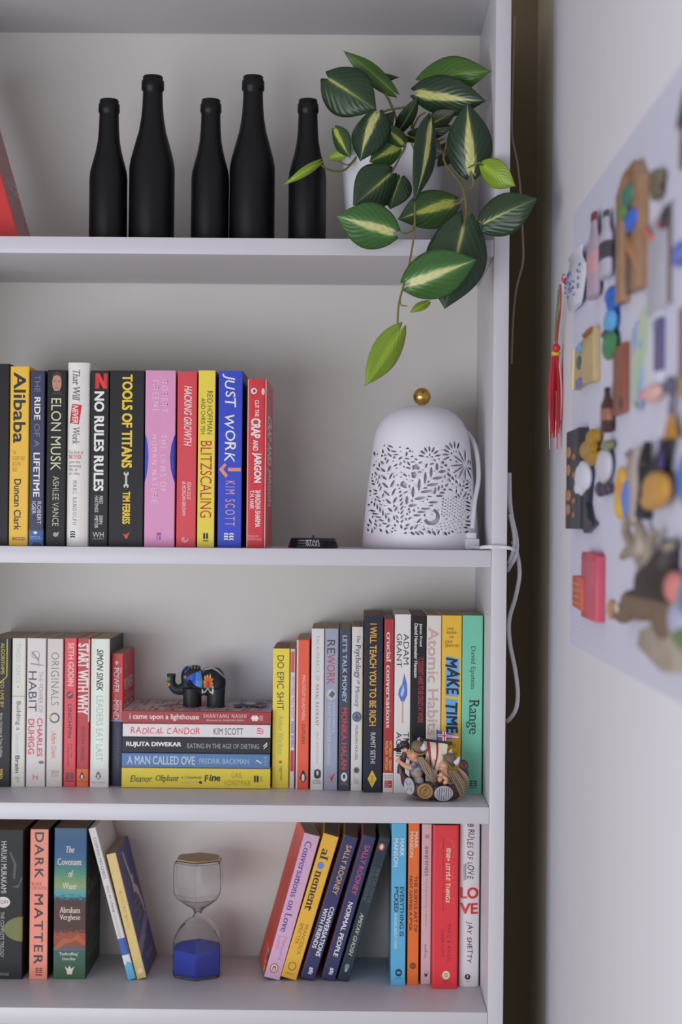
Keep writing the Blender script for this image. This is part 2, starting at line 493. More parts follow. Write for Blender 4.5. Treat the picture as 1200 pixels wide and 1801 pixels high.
K = (28, 27, 29); WH = (222, 219, 216); GY = (150, 148, 148)
def logo3(c, u0, u1, y0, y1):   # small stacked publisher mark
    n = 3; out = []
    for i in range(n):
        a = y0+(y1-y0)*i/n; e = (y1-y0)/n*.8; m = (u0+u1)/2
        out += [('P', c, [(u0, a+e*.4), (m, a), (u1, a+e*.4), (u1, a+e*1.1), (m, a+e*.7), (u0, a+e*1.1)])]
    return out
def penguin(cbody, cbelly, u, y, ru, ry):
    return [('E', cbody, u, y, ru, ry), ('E', cbody, u, y-ry*.85, ru*.55, ry*.4), ('E', cbelly, u, y+ry*.12, ru*.55, ry*.68),
            ('P', cbody, [(u-ru*.7, y-ry*.5), (u-ru*1.5, y+ry*.4), (u-ru*.9, y+ry*.3)]), ('P', cbody, [(u+ru*.7, y-ry*.5), (u+ru*1.5, y+ry*.4), (u+ru*.9, y+ry*.3)])]
# ---- second shelf
GA = 'standing books on the second shelf'; YA = .03; dA = .15
A = lambda label, geo, col, dec, **kw: book(label, GA, geo, Z3, col, dec, d=kw.pop('d', dA), Y=YA, **kw)
A('plain black book cut by the photo edge on the lamp shelf', (-22, 18, 640, -26, 13.5, 961), (30, 29, 31), [], page='d')
A('golden yellow book with bold black lettering at the left of the lamp shelf row', (18.6, 53, 645, 14.2, 48.5, 960), (226, 180, 52),
  [('V', 'Alibaba', K, 655, 780, .18, .82, 'b'), ('H', 'THE\nHOUSE THAT\nJACK MA\nBUILT', (150, 112, 40), .15, .8, 793, 830, 's'), ('V', 'Duncan Clark', K, 843, 933, .26, .62, 'b'), ('H', 'ecco', (140, 66, 40), .18, .84, 945, 951, 'b')], r=.002)
NV = (42, 44, 74)
A('slim dark navy book with pale capitals right of the lettered yellow spine', (54, 81.5, 652, 49.3, 74.5, 961), NV,
  [('V', 'THE', (110, 110, 130), 660, 690, .3, .68, 's'), ('V', 'RIDE', WH, 699, 739, .3, .7, 'b'), ('V', 'OF A', (112, 112, 132), 746, 787, .3, .68, 's'), ('V', 'LIFETIME', WH, 797, 875, .28, .7, 'b'), ('V', 'ROBERT\nIGER', (205, 205, 210), 883, 923, .2, .82, 's'),
   ('R', (40, 84, 150), 0, 1, 934, 961), ('E', WH, .45, 938, .12, 2.6), ('H', 'SIMON &\nSCHUSTER', (150, 180, 215), .12, .9, 944, 950, 's'), ('P', (22, 34, 70), [(.2, 961), (.35, 955), (.7, 955), (.9, 961)])])
SKN = (178, 132, 108)
A('black book with a small face portrait at the top of its spine', (84, 118, 651, 79.3, 113.5, 961), (33, 32, 32),
  [('E', SKN, .5, 674, .24, 16), ('P', (60, 40, 32), [(.24, 670), (.28, 658), (.5, 653.5), (.72, 658), (.76, 670), (.66, 662), (.5, 660), (.34, 662)]), ('R', (70, 50, 42), .33, .43, 670, 671.5), ('R', (70, 50, 42), .57, .67, 670, 671.5), ('R', (140, 92, 78), .46, .54, 676, 677), ('R', (150, 84, 76), .4, .6, 682, 683.2), ('P', (36, 34, 34), [(.2, 695), (.36, 688), (.64, 688), (.85, 695)]),
   ('V', 'ELON MUSK', (200, 200, 158), 701, 828, .22, .74, 's'), ('V', 'ASHLEE VANCE', (178, 176, 156), 838, 926, .34, .66, 's'), ('E', (150, 148, 140), .5, 941, .12, 4), ('P', (150, 148, 140), [(.45, 940), (.7, 936), (.62, 945)])])
A('white round-backed hardback with a slanted red patch, tallest on the lamp shelf', (118.5, 159.5, 638, 115, 154, 962), (216, 212, 206),
  [('V', 'That Will', (92, 92, 96), 651, 706, .24, .56, 'serifi'), ('P', (190, 40, 50), [(.22, 711), (.66, 713), (.54, 747), (.12, 745)]), ('V', 'NEVER', (235, 220, 215), 713, 745, .24, .5, 'bi'), ('V', 'Work', (92, 92, 96), 752, 783, .26, .56, 'serifi'),
   ('H', 'The Birth of', (120, 110, 110), .08, .74, 794, 799, 's'), ('H', 'NETFLIX', (205, 90, 90), .1, .68, 801, 808, 'serifb'), ('H', 'and the\namazing\nlife of\nan idea', (120, 110, 110), .12, .64, 811, 836, 's'),
   ('V', 'MARC RANDOLPH', (120, 120, 122), 846, 925, .3, .47, 'serifw')]+logo3(K, .2, .42, 935, 948), bulge=.004, r=.002, hard=True, name='hardback_book', page='w')
A('black book with a red letter mark on top and bold white capitals', (161, 193.5, 652, 156, 188.3, 962), (36, 34, 36),
  [('P', (200, 34, 38), [(.24, 657), (.46, 657), (.46, 684), (.24, 684)]), ('P', (200, 34, 38), [(.7, 657), (.9, 657), (.9, 684), (.7, 684)]), ('P', (225, 44, 46), [(.24, 657), (.46, 657), (.9, 684), (.68, 684)]),
   ('V', 'NO RULES RULES', WH, 689, 865, .2, .74, 'h'), ('V', 'REED\nHASTINGS', (190, 188, 186), 873, 902, .28, .72, 'b'), ('V', 'ERIN\nMEYER', (190, 188, 186), 908, 930, .28, .72, 'b'), ('H', 'WH', (190, 188, 186), .18, .78, 937, 946, 's'), ('H', 'ALLEN', (150, 148, 148), .2, .76, 947, 950, 's')])
YL = (232, 200, 50)
A('thick black book with yellow condensed capitals and a small spanner', (195, 255.5, 652, 188.5, 250.5, 963), (37, 37, 39),
  [('V', 'TOOLS OF TITANS', YL, 659, 824, .36, .66, 'h'), ('R', (190, 186, 180), .47, .53, 838, 853), ('E', (190, 186, 180), .5, 834, .075, 4.2), ('E', (37, 37, 39), .5, 831.2, .035, 3), ('E', (190, 186, 180), .5, 856, .075, 4.2), ('E', (37, 37, 39), .5, 859, .035, 3),
   ('V', 'TIM FERRISS', YL, 866, 923, .4, .62, 'h'), ('P', (205, 60, 44), [(.42, 940), (.5, 942), (.62, 937), (.55, 948), (.5, 950)])])
PK = (208, 142, 180); PT = (228, 186, 208)
def lens_l(c): return ('P', c, [(0, 764), (.05, 770), (.1, 784), (.125, 804), (.1, 826), (.05, 842), (0, 850)])
def lens_r(c): return ('P', c, [(1, 764), (.95, 770), (.87, 784), (.83, 804), (.86, 826), (.94, 842), (1, 850)])
A('wide pink book with blue half ovals at both spine edges', (257, 310, 652, 252, 306.5, 963), PK,
  [lens_l((44, 66, 190)), lens_r((32, 48, 150)), ('V', 'ROBERT\nGREENE', PT, 668, 726, .24, .74, 'serifw'), ('V', 'THE LAWS OF\nHUMAN NATURE', PT, 764, 886, .22, .72, 'serifw'), ('V', 'P', (128, 70, 150), 938, 951, .44, .56, 'b'), ('R', (128, 70, 150), .42, .445, 938, 951)])
RD = (206, 62, 72)
A('coral red book with slanted white capitals between pink and yellow spines', (312, 347.5, 654, 310, 344, 963), RD,
  [('V', 'HACKING GROWTH', (226, 204, 200), 679, 785, .34, .74, 'bi'), ('V', 'SEAN ELLIS\n& MORGAN BROWN', (222, 180, 178), 848, 908, .28, .74, 'bi'), ('P', (150, 150, 190), [(.3, 847), (.42, 847), (.34, 852)]), ('E', (224, 140, 148), .45, 950, .18, 5), ('E', RD, .5, 948, .08, 3)], cover_r=(40, 28, 30))
A('bright yellow book with dark red capitals beside a deep blue spine', (349.5, 379.5, 652, 346, 377, 963), (222, 202, 66),
  [('V', 'REID HOFFMAN', (58, 52, 34), 688, 764, .52, .84, 's'), ('V', 'AND CHRIS YEH', (58, 52, 34), 701, 764, .16, .42, 's'), ('V', 'BLITZSCALING', (166, 44, 34), 776, 911, .16, .82, 's'), ('R', K, .36, .48, 938, 948), ('R', K, .53, .65, 938, 948), ('R', (130, 118, 50), .36, .66, 950, 953)], cover_r=(120, 30, 34), page='d')
A('deep blue book with brush lettering and a salmon arrow', (387, 430, 652.5, 380, 422, 963), (44, 66, 186),
  [('V', 'JUST WORK', (222, 222, 206), 658, 813, .16, .74, 'hand'), ('R', (228, 140, 120), .42, .95, 823, 829), ('P', (228, 140, 120), [(.04, 826), (.28, 815), (.36, 818), (.22, 826), (.42, 836), (.34, 841)]), ('V', 'KIM SCOTT', (214, 150, 160), 846, 925, .32, .72, 'w')]+logo3(WH, .28, .46, 937, 951)+logo3(WH, .5, .68, 937, 951), cover_r=(38, 36, 44), page='d')
A('red rounded book at the right end of the lamp shelf row', (437, 472, 667, 430, 466, 963), (200, 44, 54),
  [('E', (224, 214, 206), .34, 688, .15, 5.5), ('E', (140, 60, 60), .36, 688, .07, 3), ('E', (224, 190, 186), .8, 689, .08, 6), ('V', 'CUT THE', WH, 704, 733, .4, .6, 'b'), ('V', 'CRAP', WH, 736, 771, .22, .68, 'h'), ('V', 'AND', WH, 774, 793, .32, .58, 'b'), ('V', 'JARGON', WH, 796, 849, .28, .74, 'h'),
   ('V', 'SHRADHA SHARMA', WH, 862, 927, .46, .72, 'b'), ('V', 'T.N. HARI', WH, 862, 894, .2, .4, 'b'), ('H', 'PENGUIN\nPORTFOLIO', (224, 170, 166), .12, .78, 941, 950, 's')],
  r=.005, page='w', side=[('R', ('V', 'CUT THE', (226, 200, 198), .10, .2, .3, .5, 'b')), ('R', ('V', 'CRAP AND', WH, .2, .5, .15, .8, 'h')), ('R', ('V', 'JARGON', WH, .52, .75, .15, .8, 'h'))], cover_r=(206, 96, 100))

# ---- third shelf, left run
GB = 'standing books at the left of the elephant shelf'
B = lambda label, geo, col, dec, **kw: book(label, GB, geo, Z4, col, dec, **kw)
GO = (200, 176, 70)
B('black book with a yellow outlined frame and yellow letters, cut by the photo edge', (-22, 20, 1123, -24, 18, 1384), (34, 34, 34),
  [('R', GO, .8, .84, 1124, 1190), ('P', GO, [(.84, 1190), (.8, 1190), (.5, 1201), (.5, 1204)]), ('V', 'ALGORITHMS', GO, 1131, 1186, .56, .72, 's'), ('V', 'TO LIVE BY', GO, 1198, 1245, .56, .7, 's'), ('V', 'Brian Christian & Tom Griffiths', (196, 190, 180), 1255, 1332, .56, .66, 's'), ('V', 'W&N', GO, 1352, 1370, .56, .7, 'b')])
TE = (148, 186, 180)
B('slim off-white book with pale teal letters and a thin line across its spine', (21, 45.5, 1123, 20, 43, 1384), (206, 202, 192),
  [('V', 'TIAGO FORTE', TE, 1132, 1202, .3, .62, 's'), ('R', (110, 110, 110), 0, 1, 1224.5, 1225.3), ('E', (130, 130, 130), .45, 1208.5, .06, 1.5), ('V', 'Building a', (64, 66, 70), 1234, 1285, .26, .68, 's'), ('V', 'Second', TE, 1290, 1325, .3, .62, 's'), ('V', 'Brain', (60, 62, 66), 1329, 1360, .3, .62, 'b'), ('V', 'P', (140, 180, 160), 1367, 1377, .3, .6, 's')])
B('white book with a pencil sketch, black title and red author name', (48, 81.5, 1123, 45.3, 79, 1384), (206, 198, 196),
  [('O', (120, 118, 122), .45, 1152, .22, 7, .85), ('P', (130, 128, 132), [(.2, 1147), (.3, 1146), (.6, 1160), (.58, 1163)]), ('P', (140, 138, 142), [(.2, 1166), (.9, 1170), (.9, 1171.5), (.2, 1169)]), ('R', (130, 128, 132), .6, .64, 1155, 1173),
   ('V', 'HABIT', (52, 50, 54), 1181, 1252, .1, .52, 's'), ('V', 'THE POWER OF', (146, 140, 142), 1181, 1254, .62, .84, 's'), ('V', 'CHARLES', (198, 66, 70), 1263, 1331, .56, .84, 'b'), ('V', 'DUHIGG', (198, 66, 70), 1265, 1327, .1, .42, 'b'), ('E', (110, 104, 106), .8, 1341, .14, 3), ('R', (204, 120, 120), .36, .42, 1362, 1372), ('R', (204, 120, 120), .56, .62, 1364, 1372), ('R', (204, 120, 120), .42, .62, 1366, 1367.5)])
B('cream book with grey spaced capitals and a dark ring at mid spine', (84, 112, 1124, 80, 108.5, 1384), (202, 194, 186),
  [('V', 'ORIGINALS', (90, 86, 88), 1148, 1241, .26, .74, 't'), ('O', (70, 56, 80), .5, 1263, .32, 9, .72), ('P', (190, 160, 70), [(.2, 1258), (.26, 1256), (.3, 1266), (.22, 1266)]), ('V', 'Adam Grant', (200, 110, 84), 1287, 1334, .32, .62, 'i'), ('H', 'WH', (130, 124, 122), .3, .78, 1355, 1362, 's'), ('H', 'ALLEN', (140, 134, 130), .32, .76, 1363, 1366, 's')])
B('pinkish red book with white and black capitals beside a darker red one', (114, 135, 1123, 111, 133.5, 1384), (208, 62, 74),
  [('V', 'SETH GODIN', (228, 190, 186), 1131, 1207, .3, .76, 'b'), ('E', (80, 40, 44), .46, 1223, .28, 6.4), ('P', (190, 110, 100), [(.3, 1222), (.6, 1218), (.66, 1221), (.34, 1226)]), ('V', 'LINCHPIN', (50, 30, 34), 1239, 1298, .32, .62, 'b'), ('V', 'Are You\nIndispensable?', (120, 40, 48), 1308, 1348, .24, .76, 's'),
   ('O', (70, 30, 36), .34, 1362, .14, 3, .5), ('O', (70, 30, 36), .68, 1362, .14, 3, .5), ('O', (70, 30, 36), .34, 1368, .14, 3, .5), ('O', (70, 30, 36), .68, 1368, .14, 3, .5), ('R', (90, 34, 40), .16, .86, 1373, 1375)])
B('dark red book with large white capitals and an orange block at its foot', (136.5, 158, 1123, 134.5, 156.5, 1384), (176, 40, 46),
  [('R', (216, 196, 190), .9, 1, 1125, 1270), ('V', 'START WITH WHY', (230, 214, 210), 1132, 1257, .04, .9, 'h'), ('V', 'SIMON SINEK', (110, 34, 38), 1278, 1340, .34, .64, 'b'), ('R', (222, 104, 56), 0, .95, 1353, 1384), ('H', 'PENGUIN', (140, 60, 36), .1, .84, 1374, 1376, 'b')]+penguin((70, 30, 26), (232, 214, 206), .45, 1366, .16, 6))
B('white book with pale green glow and black author name, right of a dark red one', (161, 194, 1124, 157.5, 190.5, 1385), (214, 212, 198),
  [('R', (228, 238, 226), .22, .78, 1126, 1352), ('V', 'SIMON SINEK', (40, 42, 42), 1142, 1216, .3, .66, 'bi'), ('V', 'LEADERS EAT LAST', (172, 186, 178), 1224, 1339, .3, .68, 'b'), ('R', (212, 206, 202), 0, 1, 1353, 1385), ('H', 'PENGUIN BUSINESS', (120, 116, 114), .1, .8, 1375, 1378, 's')]+penguin((96, 92, 92), (206, 200, 196), .45, 1365, .12, 6), cover_r=(44, 42, 46), d=.135, page='t')
RB = (196, 44, 50)
B('short book, red above and navy below, leaning its cover towards the elephant', (196, 218.5, 1150, 193.5, 213.5, 1382), RB,
  [('R', (30, 34, 62), 0, 1, 1268, 1382), ('R', (150, 160, 200), 0, 1, 1267, 1269), ('E', (226, 196, 180), .45, 1166, .13, 3.4), ('V', 'POWER', WH, 1175, 1219, .2, .66, 's'), ('V', 'THE', (228, 190, 186), 1174, 1184, .72, .88, 's'), ('V', 'OF YOUR', (228, 190, 186), 1221, 1232, .3, .46, 's'), ('V', 'MIND', WH, 1232, 1266, .2, .66, 's'), ('V', 'SUBCONSCIOUS', (228, 190, 186), 1232, 1266, .74, .9, 's'), ('V', 'JOSEPH MURPHY', (68, 78, 128), 1278, 1356, .4, .72, 's'), ('R', (60, 68, 110), .4, .6, 1366, 1368)],
  d=.11, side=[('R', ('H', 'THE', (226, 170, 164), .12, .3, .09, .13, 's')), ('R', ('H', 'POWER', WH, .08, .86, .2, .29, 's')), ('R', ('H', 'OF YOUR', (226, 170, 164), .1, .5, .305, .325, 's')), ('R', ('H', 'SUBCONSCIOUS', (226, 190, 186), .08, .95, .335, .37, 's')), ('R', ('H', 'MIND', WH, .08, .86, .385, .47, 's'))])

# ---- stack of five lying books (spines to the front, lettering left to right)
GC = 'lying books stacked under the elephant'
zc = Z4; YC = PZ(345, 1387, Z4).y
stack_top = None
def lie(label, xl, xr, y0, y1, col, dec, d=.129, **kw):
    global zc
    a = P(xl, (y0+y1)/2, YC); c = P(xr, (y0+y1)/2, YC); th = (y1-y0)*mpp(YC)
    L = (c-a).length
    o = thing('paperback_book', label, 'book', (c.x, YC, zc+EPS+th/2), (0, -PI/2, 0), GC)
    make_book(o, th-.0004, L, d, col, dec, conv_px(xl, xr), **kw)
    zc += th
lie('yellow lying book at the bottom of the stack', 214, 475.5, 1351.5, 1387, (226, 204, 58),
    [('V', 'Eleanor', (60, 54, 40), 229, 268, .3, .62, 'i'), ('V', 'Oliphant', (44, 40, 32), 274, 315, .26, .64, 'serifi'), ('V', 'is Completely', (70, 62, 40), 319, 355, .44, .62, 'i'), ('V', 'Fine', (44, 40, 32), 360, 388, .34, .68, 'handb'),
     ('R', (206, 170, 120), 320, 352, .26, .32), ('P', K, [(.24, 350), (.34, 350), (.36, 355), (.24, 356)]), ('V', 'GAIL', (176, 154, 44), 407, 426, .54, .82, 's'), ('V', 'HONEYMAN', (176, 154, 44), 395, 440, .16, .44, 'w'), ('R', K, .34, .66, 447, 450), ('R', K, .34, .66, 451.5, 455), ('R', (190, 170, 50), .36, .64, 457, 462)][:4]
    + [('P', (206, 170, 120), [(.26, 320), (.33, 320), (.33, 352), (.28, 352)]), ('E', K, .3, 353, .07, 3), ('V', 'GAIL', (176, 154, 44), 407, 426, .54, .82, 's'), ('V', 'HONEYMAN', (176, 154, 44), 395, 440, .16, .44, 'w'), ('R', K, .34, .66, 447, 450), ('R', K, .34, .66, 451.5, 455), ('R', (190, 170, 50), .36, .64, 457, 462)], page='d')
lie('steel blue lying book, second from the bottom of the stack', 214.5, 474.5, 1325.5, 1351.5, (78, 116, 164),
    [('V', 'A MAN CALLED OVE', (176, 192, 206), 224, 343, .22, .8, 'b'), ('V', 'FREDRIK BACKMAN', (158, 186, 210), 351, 438, .3, .66, 's'), ('P', (214, 218, 222), [(.4, 449), (.62, 452), (.42, 459), (.5, 462), (.34, 459), (.52, 452)]), ('V', 'SCEPTRE', (150, 176, 200), 464, 470, .2, .8, 's')], page='t')
lie('black lying book in the middle of the stack', 215, 475, 1297.5, 1325.5, (44, 44, 48),
    [('V', 'RUJUTA DIWEKAR', WH, 222, 319, .34, .7, 'h'), ('V', 'EATING IN THE AGE OF DIETING', (160, 160, 162), 330, 456, .32, .62, 's'), ('P', WH, [(.3, 464), (.36, 464), (.6, 470), (.5, 470)]), ('P', WH, [(.44, 463), (.5, 463), (.74, 470), (.64, 470)])], page='w')
lie('white lying book with red brush lettering, second from the top of the stack', 216, 475.5, 1274, 1297.5, (214, 208, 206),
    [('V', 'RADICAL CANDOR', (206, 60, 72), 230, 352, .2, .78, 'hand'), ('V', 'KIM SCOTT', (58, 54, 58), 376, 428, .22, .72, 's')]+[('P', (206, 60, 72), [(.28+i*.18, 452), (.36+i*.18, 452), (.42+i*.18, 456), (.36+i*.18, 460), (.28+i*.18, 460), (.34+i*.18, 456)]) for i in range(3)]+[('R', (206, 90, 100), .3, .7, 461.5, 463)], page='t')
cover_art = [('R', ('R', (196, 178, 176), 0, 1, 0, 1)), ('R', ('E', (156, 70, 66), .45, .33, .2, .1)), ('R', ('E', (200, 150, 140), .4, .35, .1, .05))]
_rn = random.Random(5)
for i in range(26):
    for j in range(6):
        if _rn.random() < .55:
            c = _rn.choice([(150, 120, 122), (170, 90, 88), (206, 196, 194), (128, 110, 120), (186, 150, 140)])
            u = .06+j*.155; t_ = .02+i*.037
            cover_art.append(('R', ('R', c, u, u+_rn.uniform(.06, .13), t_, t_+_rn.uniform(.012, .028))))
cover_art += [('R', ('P', (34, 46, 80), [(.25, .75), (.4, .72), (.7, .9), (.5, .97), (.35, .86)])), ('R', ('P', (180, 60, 56), [(.3, .86), (.42, .9), (.4, .97), (.28, .93)])), ('R', ('E', (210, 200, 196), .55, .84, .1, .04))]
lie('dark red lying book on top of the stack with a patterned cover under the elephant', 215, 476.5, 1251, 1274, (150, 42, 46),
    [('V', 'i came upon a lighthouse', (226, 206, 200), 228, 350, .22, .76, 'b'), ('V', 'SHANTANU NAIDU', (222, 190, 184), 358, 434, .5, .78, 'serifw'), ('V', 'Illustrated by SANJANA DESAI', (206, 160, 156), 363, 430, .2, .38, 'bi'), ('R', WH, .28, .7, 444, 448), ('R', WH, .28, .7, 449, 453), ('R', WH, .4, .58, 442, 455), ('R', (200, 110, 106), .3, .7, 456, 463)], side=cover_art, cover_r=(196, 180, 178), page='t')
stack_top = zc

# ---- third shelf, right run
GD = 'standing books at the right of the elephant shelf'
Dk = lambda label, geo, col, dec, **kw: book(label, GD, geo, Z4, col, dec, **kw)
Dk('yellow book with plain black capitals right against the lying stack', (478.5, 508.5, 1141, 480, 509.5, 1386), (226, 206, 58),
   [('V', 'DO EPIC SHIT', (40, 38, 34), 1153, 1249, .26, .66, 's'), ('V', 'Ankur Warikoo', (140, 150, 120), 1259, 1327, .36, .66, 's'), ('E', (196, 84, 44), .5, 1340.5, .1, 2.8), ('V', 'juggernaut', (90, 84, 50), 1347, 1373, .44, .64, 's')], cover_l=(70, 104, 190), page='d')
Dk('very thin book, red at top and foot, right of the plain yellow one', (509.3, 518.4, 1142, 511, 519.8, 1387), (206, 196, 200),
   [('R', (206, 70, 56), .1, .8, 1146, 1183), ('V', 'ANYTHING YOU WANT', (196, 60, 66), 1189, 1264, .25, .8, 's'), ('V', 'DEREK SIVERS', (70, 76, 170), 1269, 1315, .25, .8, 'b'), ('R', (190, 40, 60), .15, .8, 1320, 1357)])
OR = (226, 88, 58)
Dk('orange-red book with a black and white bird emblem at its foot', (519.4, 544.2, 1126, 522.5, 543.6, 1388), OR,
   [('R', (214, 196, 188), 0, .13, 1126, 1388), ('V', 'MALCOLM GLADWELL', (238, 214, 204), 1188, 1268, .46, .68, 's'), ('V', 'OUTLIERS', (60, 34, 30), 1274, 1309, .46, .68, 's')]+penguin((40, 34, 34), (232, 220, 214), .58, 1367, .2, 9.5))
Dk('white book with grey and black spaced capitals and a black round emblem at the foot', (545, 568.2, 1106, 549, 571.5, 1390), (210, 207, 206),
   [('V', 'THE ALMANACK OF', (150, 148, 150), 1118, 1198, .36, .62, 'w'), ('V', 'NAVAL RAVIKANT', (70, 68, 72), 1204, 1277, .36, .62, 'w'), ('V', 'ERIC JORGENSON', (150, 148, 150), 1288, 1343, .4, .6, 'w'), ('R', (44, 42, 46), .3, .8, 1355, 1368), ('E', (44, 42, 46), .55, 1361.5, .27, 8.5), ('E', (190, 190, 190), .55, 1360, .1, 4), ('H', 'HARPER\nBUSINESS', (110, 108, 112), .2, .9, 1372, 1379, 's')])
Dk('grey-blue book with red and black title and a silver ball picture', (569, 594.5, 1106, 572.3, 595.4, 1390), (150, 154, 172),
   [('V', 'RE', (52, 54, 62), 1126, 1150, .16, .74, 's'), ('V', 'WORK', (184, 56, 76), 1151, 1204, .16, .74, 's'), ('E', (180, 184, 192), .5, 1222, .34, 10), ('P', (90, 92, 104), [(.3, 1224), (.5, 1214), (.8, 1220), (.6, 1228)]), ('P', (226, 228, 232), [(.3, 1219), (.5, 1214), (.5, 1217)]), ('V', 'JASON FRIED &', (190, 196, 212), 1236, 1289, .54, .78, 's'), ('V', 'DAVID HEINEMEIER HANSSON', (190, 196, 212), 1236, 1345, .24, .48, 's'), ('P', (190, 44, 54), [(.36, 1360), (.5, 1368), (.86, 1358), (.56, 1376)])])
Dk('charcoal navy book with pale blue and red capitals', (595.3, 615.8, 1107, 597.6, 617.4, 1391), (58, 62, 78),
   [('V', "LET'S TALK MONEY", (164, 186, 210), 1118, 1236, .26, .68, 'b'), ('V', 'MONIKA HALAN', (200, 60, 66), 1245, 1354, .24, .72, 'b'), ('E', WH, .5, 1367, .28, 8), ('E', (58, 62, 78), .5, 1366, .12, 4), ('H', 'HARPER\nBUSINESS', (150, 150, 156), .18, .84, 1377, 1381, 's')])
Dk('white book with serif title and a round blue-grey seal', (617, 638, 1103, 619, 638.4, 1391), (212, 207, 204),
   [('R', (222, 150, 100), .93, 1, 1130, 1190), ('R', (220, 196, 90), .93, 1, 1192, 1320), ('V', 'The', (80, 80, 84), 1118, 1131, .44, .74, 'serifi'), ('V', 'Psychology', (66, 66, 72), 1134, 1194, .2, .8, 'serif'), ('V', 'of', (96, 96, 100), 1196, 1204, .5, .76, 'serifi'), ('V', 'Money', (110, 118, 126), 1207, 1245, .22, .7, 'serif'), ('E', (120, 134, 152), .5, 1261, .42, 9.5), ('O', (70, 84, 104), .5, 1261, .36, 8, .8), ('P', (70, 84, 104), [(.3, 1262), (.5, 1255), (.72, 1264), (.5, 1267)]), ('V', 'MORGAN HOUSEL', (90, 88, 92), 1276, 1338, .36, .6, 's'), ('E', (110, 106, 108), .5, 1355, .24, 5.5), ('E', (60, 58, 60), .5, 1355, .12, 3), ('H', 'A\nJAICO\nBOOK', (140, 136, 136), .3, .72, 1367, 1379, 's')])
OY = (224, 166, 62)
Dk('tall navy-black book with yellow-orange condensed capitals and a yellow diamond', (639.3, 673.6, 1083, 640.5, 672.6, 1394), (40, 44, 56),
   [('V', 'I WILL TEACH YOU TO BE RICH', OY, 1097, 1277, .3, .66, 'b'), ('V', 'RAMIT SETHI', (210, 206, 200), 1289, 1343, .38, .64, 's'), ('P', (228, 190, 60), [(.48, 1355), (.72, 1370), (.48, 1386), (.24, 1370)]), ('V', 'BESTSELLER', (60, 50, 40), 1364, 1377, .44, .52, 'b')], d=.14, page='d')
Dk('slim dark red book with white serif title and a white label at the foot', (674.6, 692.2, 1090, 675.2, 693.4, 1394), (164, 42, 46),
   [('V', 'crucial conversations', (228, 210, 204), 1112, 1281, .24, .7, 'serifb'), ('V', 'PATTERSON . GRENNY', (216, 180, 70), 1304, 1356, .56, .84, 'b'), ('V', 'McMILLAN . SWITZLER', (216, 180, 70), 1304, 1355, .2, .48, 'b'), ('R', (216, 208, 204), 0, 1, 1360, 1394), ('H', 'SECOND\nEDITION', (120, 70, 70), .1, .9, 1363, 1370, 's'), ('R', (190, 40, 44), .16, .9, 1373, 1386), ('H', 'Mc\nGraw\nHill', (236, 210, 206), .24, .8, 1374.3, 1385, 's')])
Dk('white book with a burning blue match on its spine', (693.2, 722.2, 1081, 694, 722.4, 1395), (216, 213, 210),
   [('V', 'ADAM', K, 1115, 1169, .54, .88, 's'), ('V', 'GRANT', K, 1115, 1174, .12, .44, 's'), ('P', (206, 160, 130), [(.47, 1232), (.57, 1232), (.56, 1272), (.46, 1272)]), ('P', (80, 110, 190), [(.6, 1184), (.78, 1205), (.8, 1222), (.62, 1234), (.42, 1234), (.24, 1222), (.3, 1212), (.48, 1204)]), ('P', (170, 190, 226), [(.56, 1204), (.62, 1216), (.5, 1226), (.36, 1222), (.44, 1214)]), ('V', 'THINK', K, 1288, 1338, .56, .92, 's'), ('V', 'AGAIN', K, 1288, 1340, .14, .48, 's')], d=.135, page='w')
Dk('black book with two small white author lines and dull red title', (723, 748.6, 1083, 723, 748.6, 1395), (34, 33, 35),
   [('V', 'Jason Fried', WH, 1097, 1137, .52, .74, 'b'), ('V', 'David Heinemeier Hansson', WH, 1097, 1192, .2, .44, 'b'), ('V', "IT DOESN'T HAVE TO BE CRAZY AT WORK", (150, 46, 50), 1157, 1272, .48, .86, 'h')], d=.135, page='d')
Dk('cream book with large faded rose-beige lettering', (749.6, 776.2, 1083, 749.4, 775.5, 1395), (212, 205, 198),
   [('V', 'Atomic Habits', (188, 160, 154), 1104, 1294, .1, .82, 'b')], d=.135, page='t')
Dk('golden yellow book with blue brush strokes behind black brush letters', (777.2, 813, 1083, 776.2, 811, 1396), (226, 180, 50),
   [('H', 'JAKE\nKNAPP', (70, 56, 30), .24, .72, 1103, 1116, 'hand'), ('H', 'AND', (70, 56, 30), .36, .6, 1118.5, 1123, 'hand'), ('H', 'JOHN\nZERATSKY', (70, 56, 30), .14, .9, 1126, 1139, 'hand'), ('P', (96, 160, 214), [(.22, 1154), (.5, 1156), (.86, 1158), (.82, 1226), (.18, 1224)]), ('P', (96, 160, 214), [(.2, 1228), (.8, 1232), (.78, 1290), (.24, 1288)]), ('V', 'MAKE', (26, 30, 44), 1157, 1222, .18, .9, 'handb'), ('V', 'TIME', (26, 30, 44), 1236, 1290, .2, .84, 'handb'), ('H', 'HOW TO\nFOCUS\nON WHAT\nMATTERS', (70, 56, 30), .12, .8, 1308, 1337, 'hand')], d=.135, page='t')
MN = (112, 190, 162)
Dk('mint green book with dark serif lettering at the right end against the bookcase side', (814, 850, 1083, 811.6, 848, 1397), MN,
   [('V', 'David Epstein', (50, 84, 76), 1137, 1213, .36, .64, 'serif'), ('V', 'Range', (34, 64, 58), 1230, 1292, .2, .84, 'serif'), ('R', (60, 100, 90), .4, .76, 1385, 1386.5)]+logo3(K, .4, .56, 1373, 1384)+logo3(K, .6, .76, 1373, 1384), d=.135, page='t')

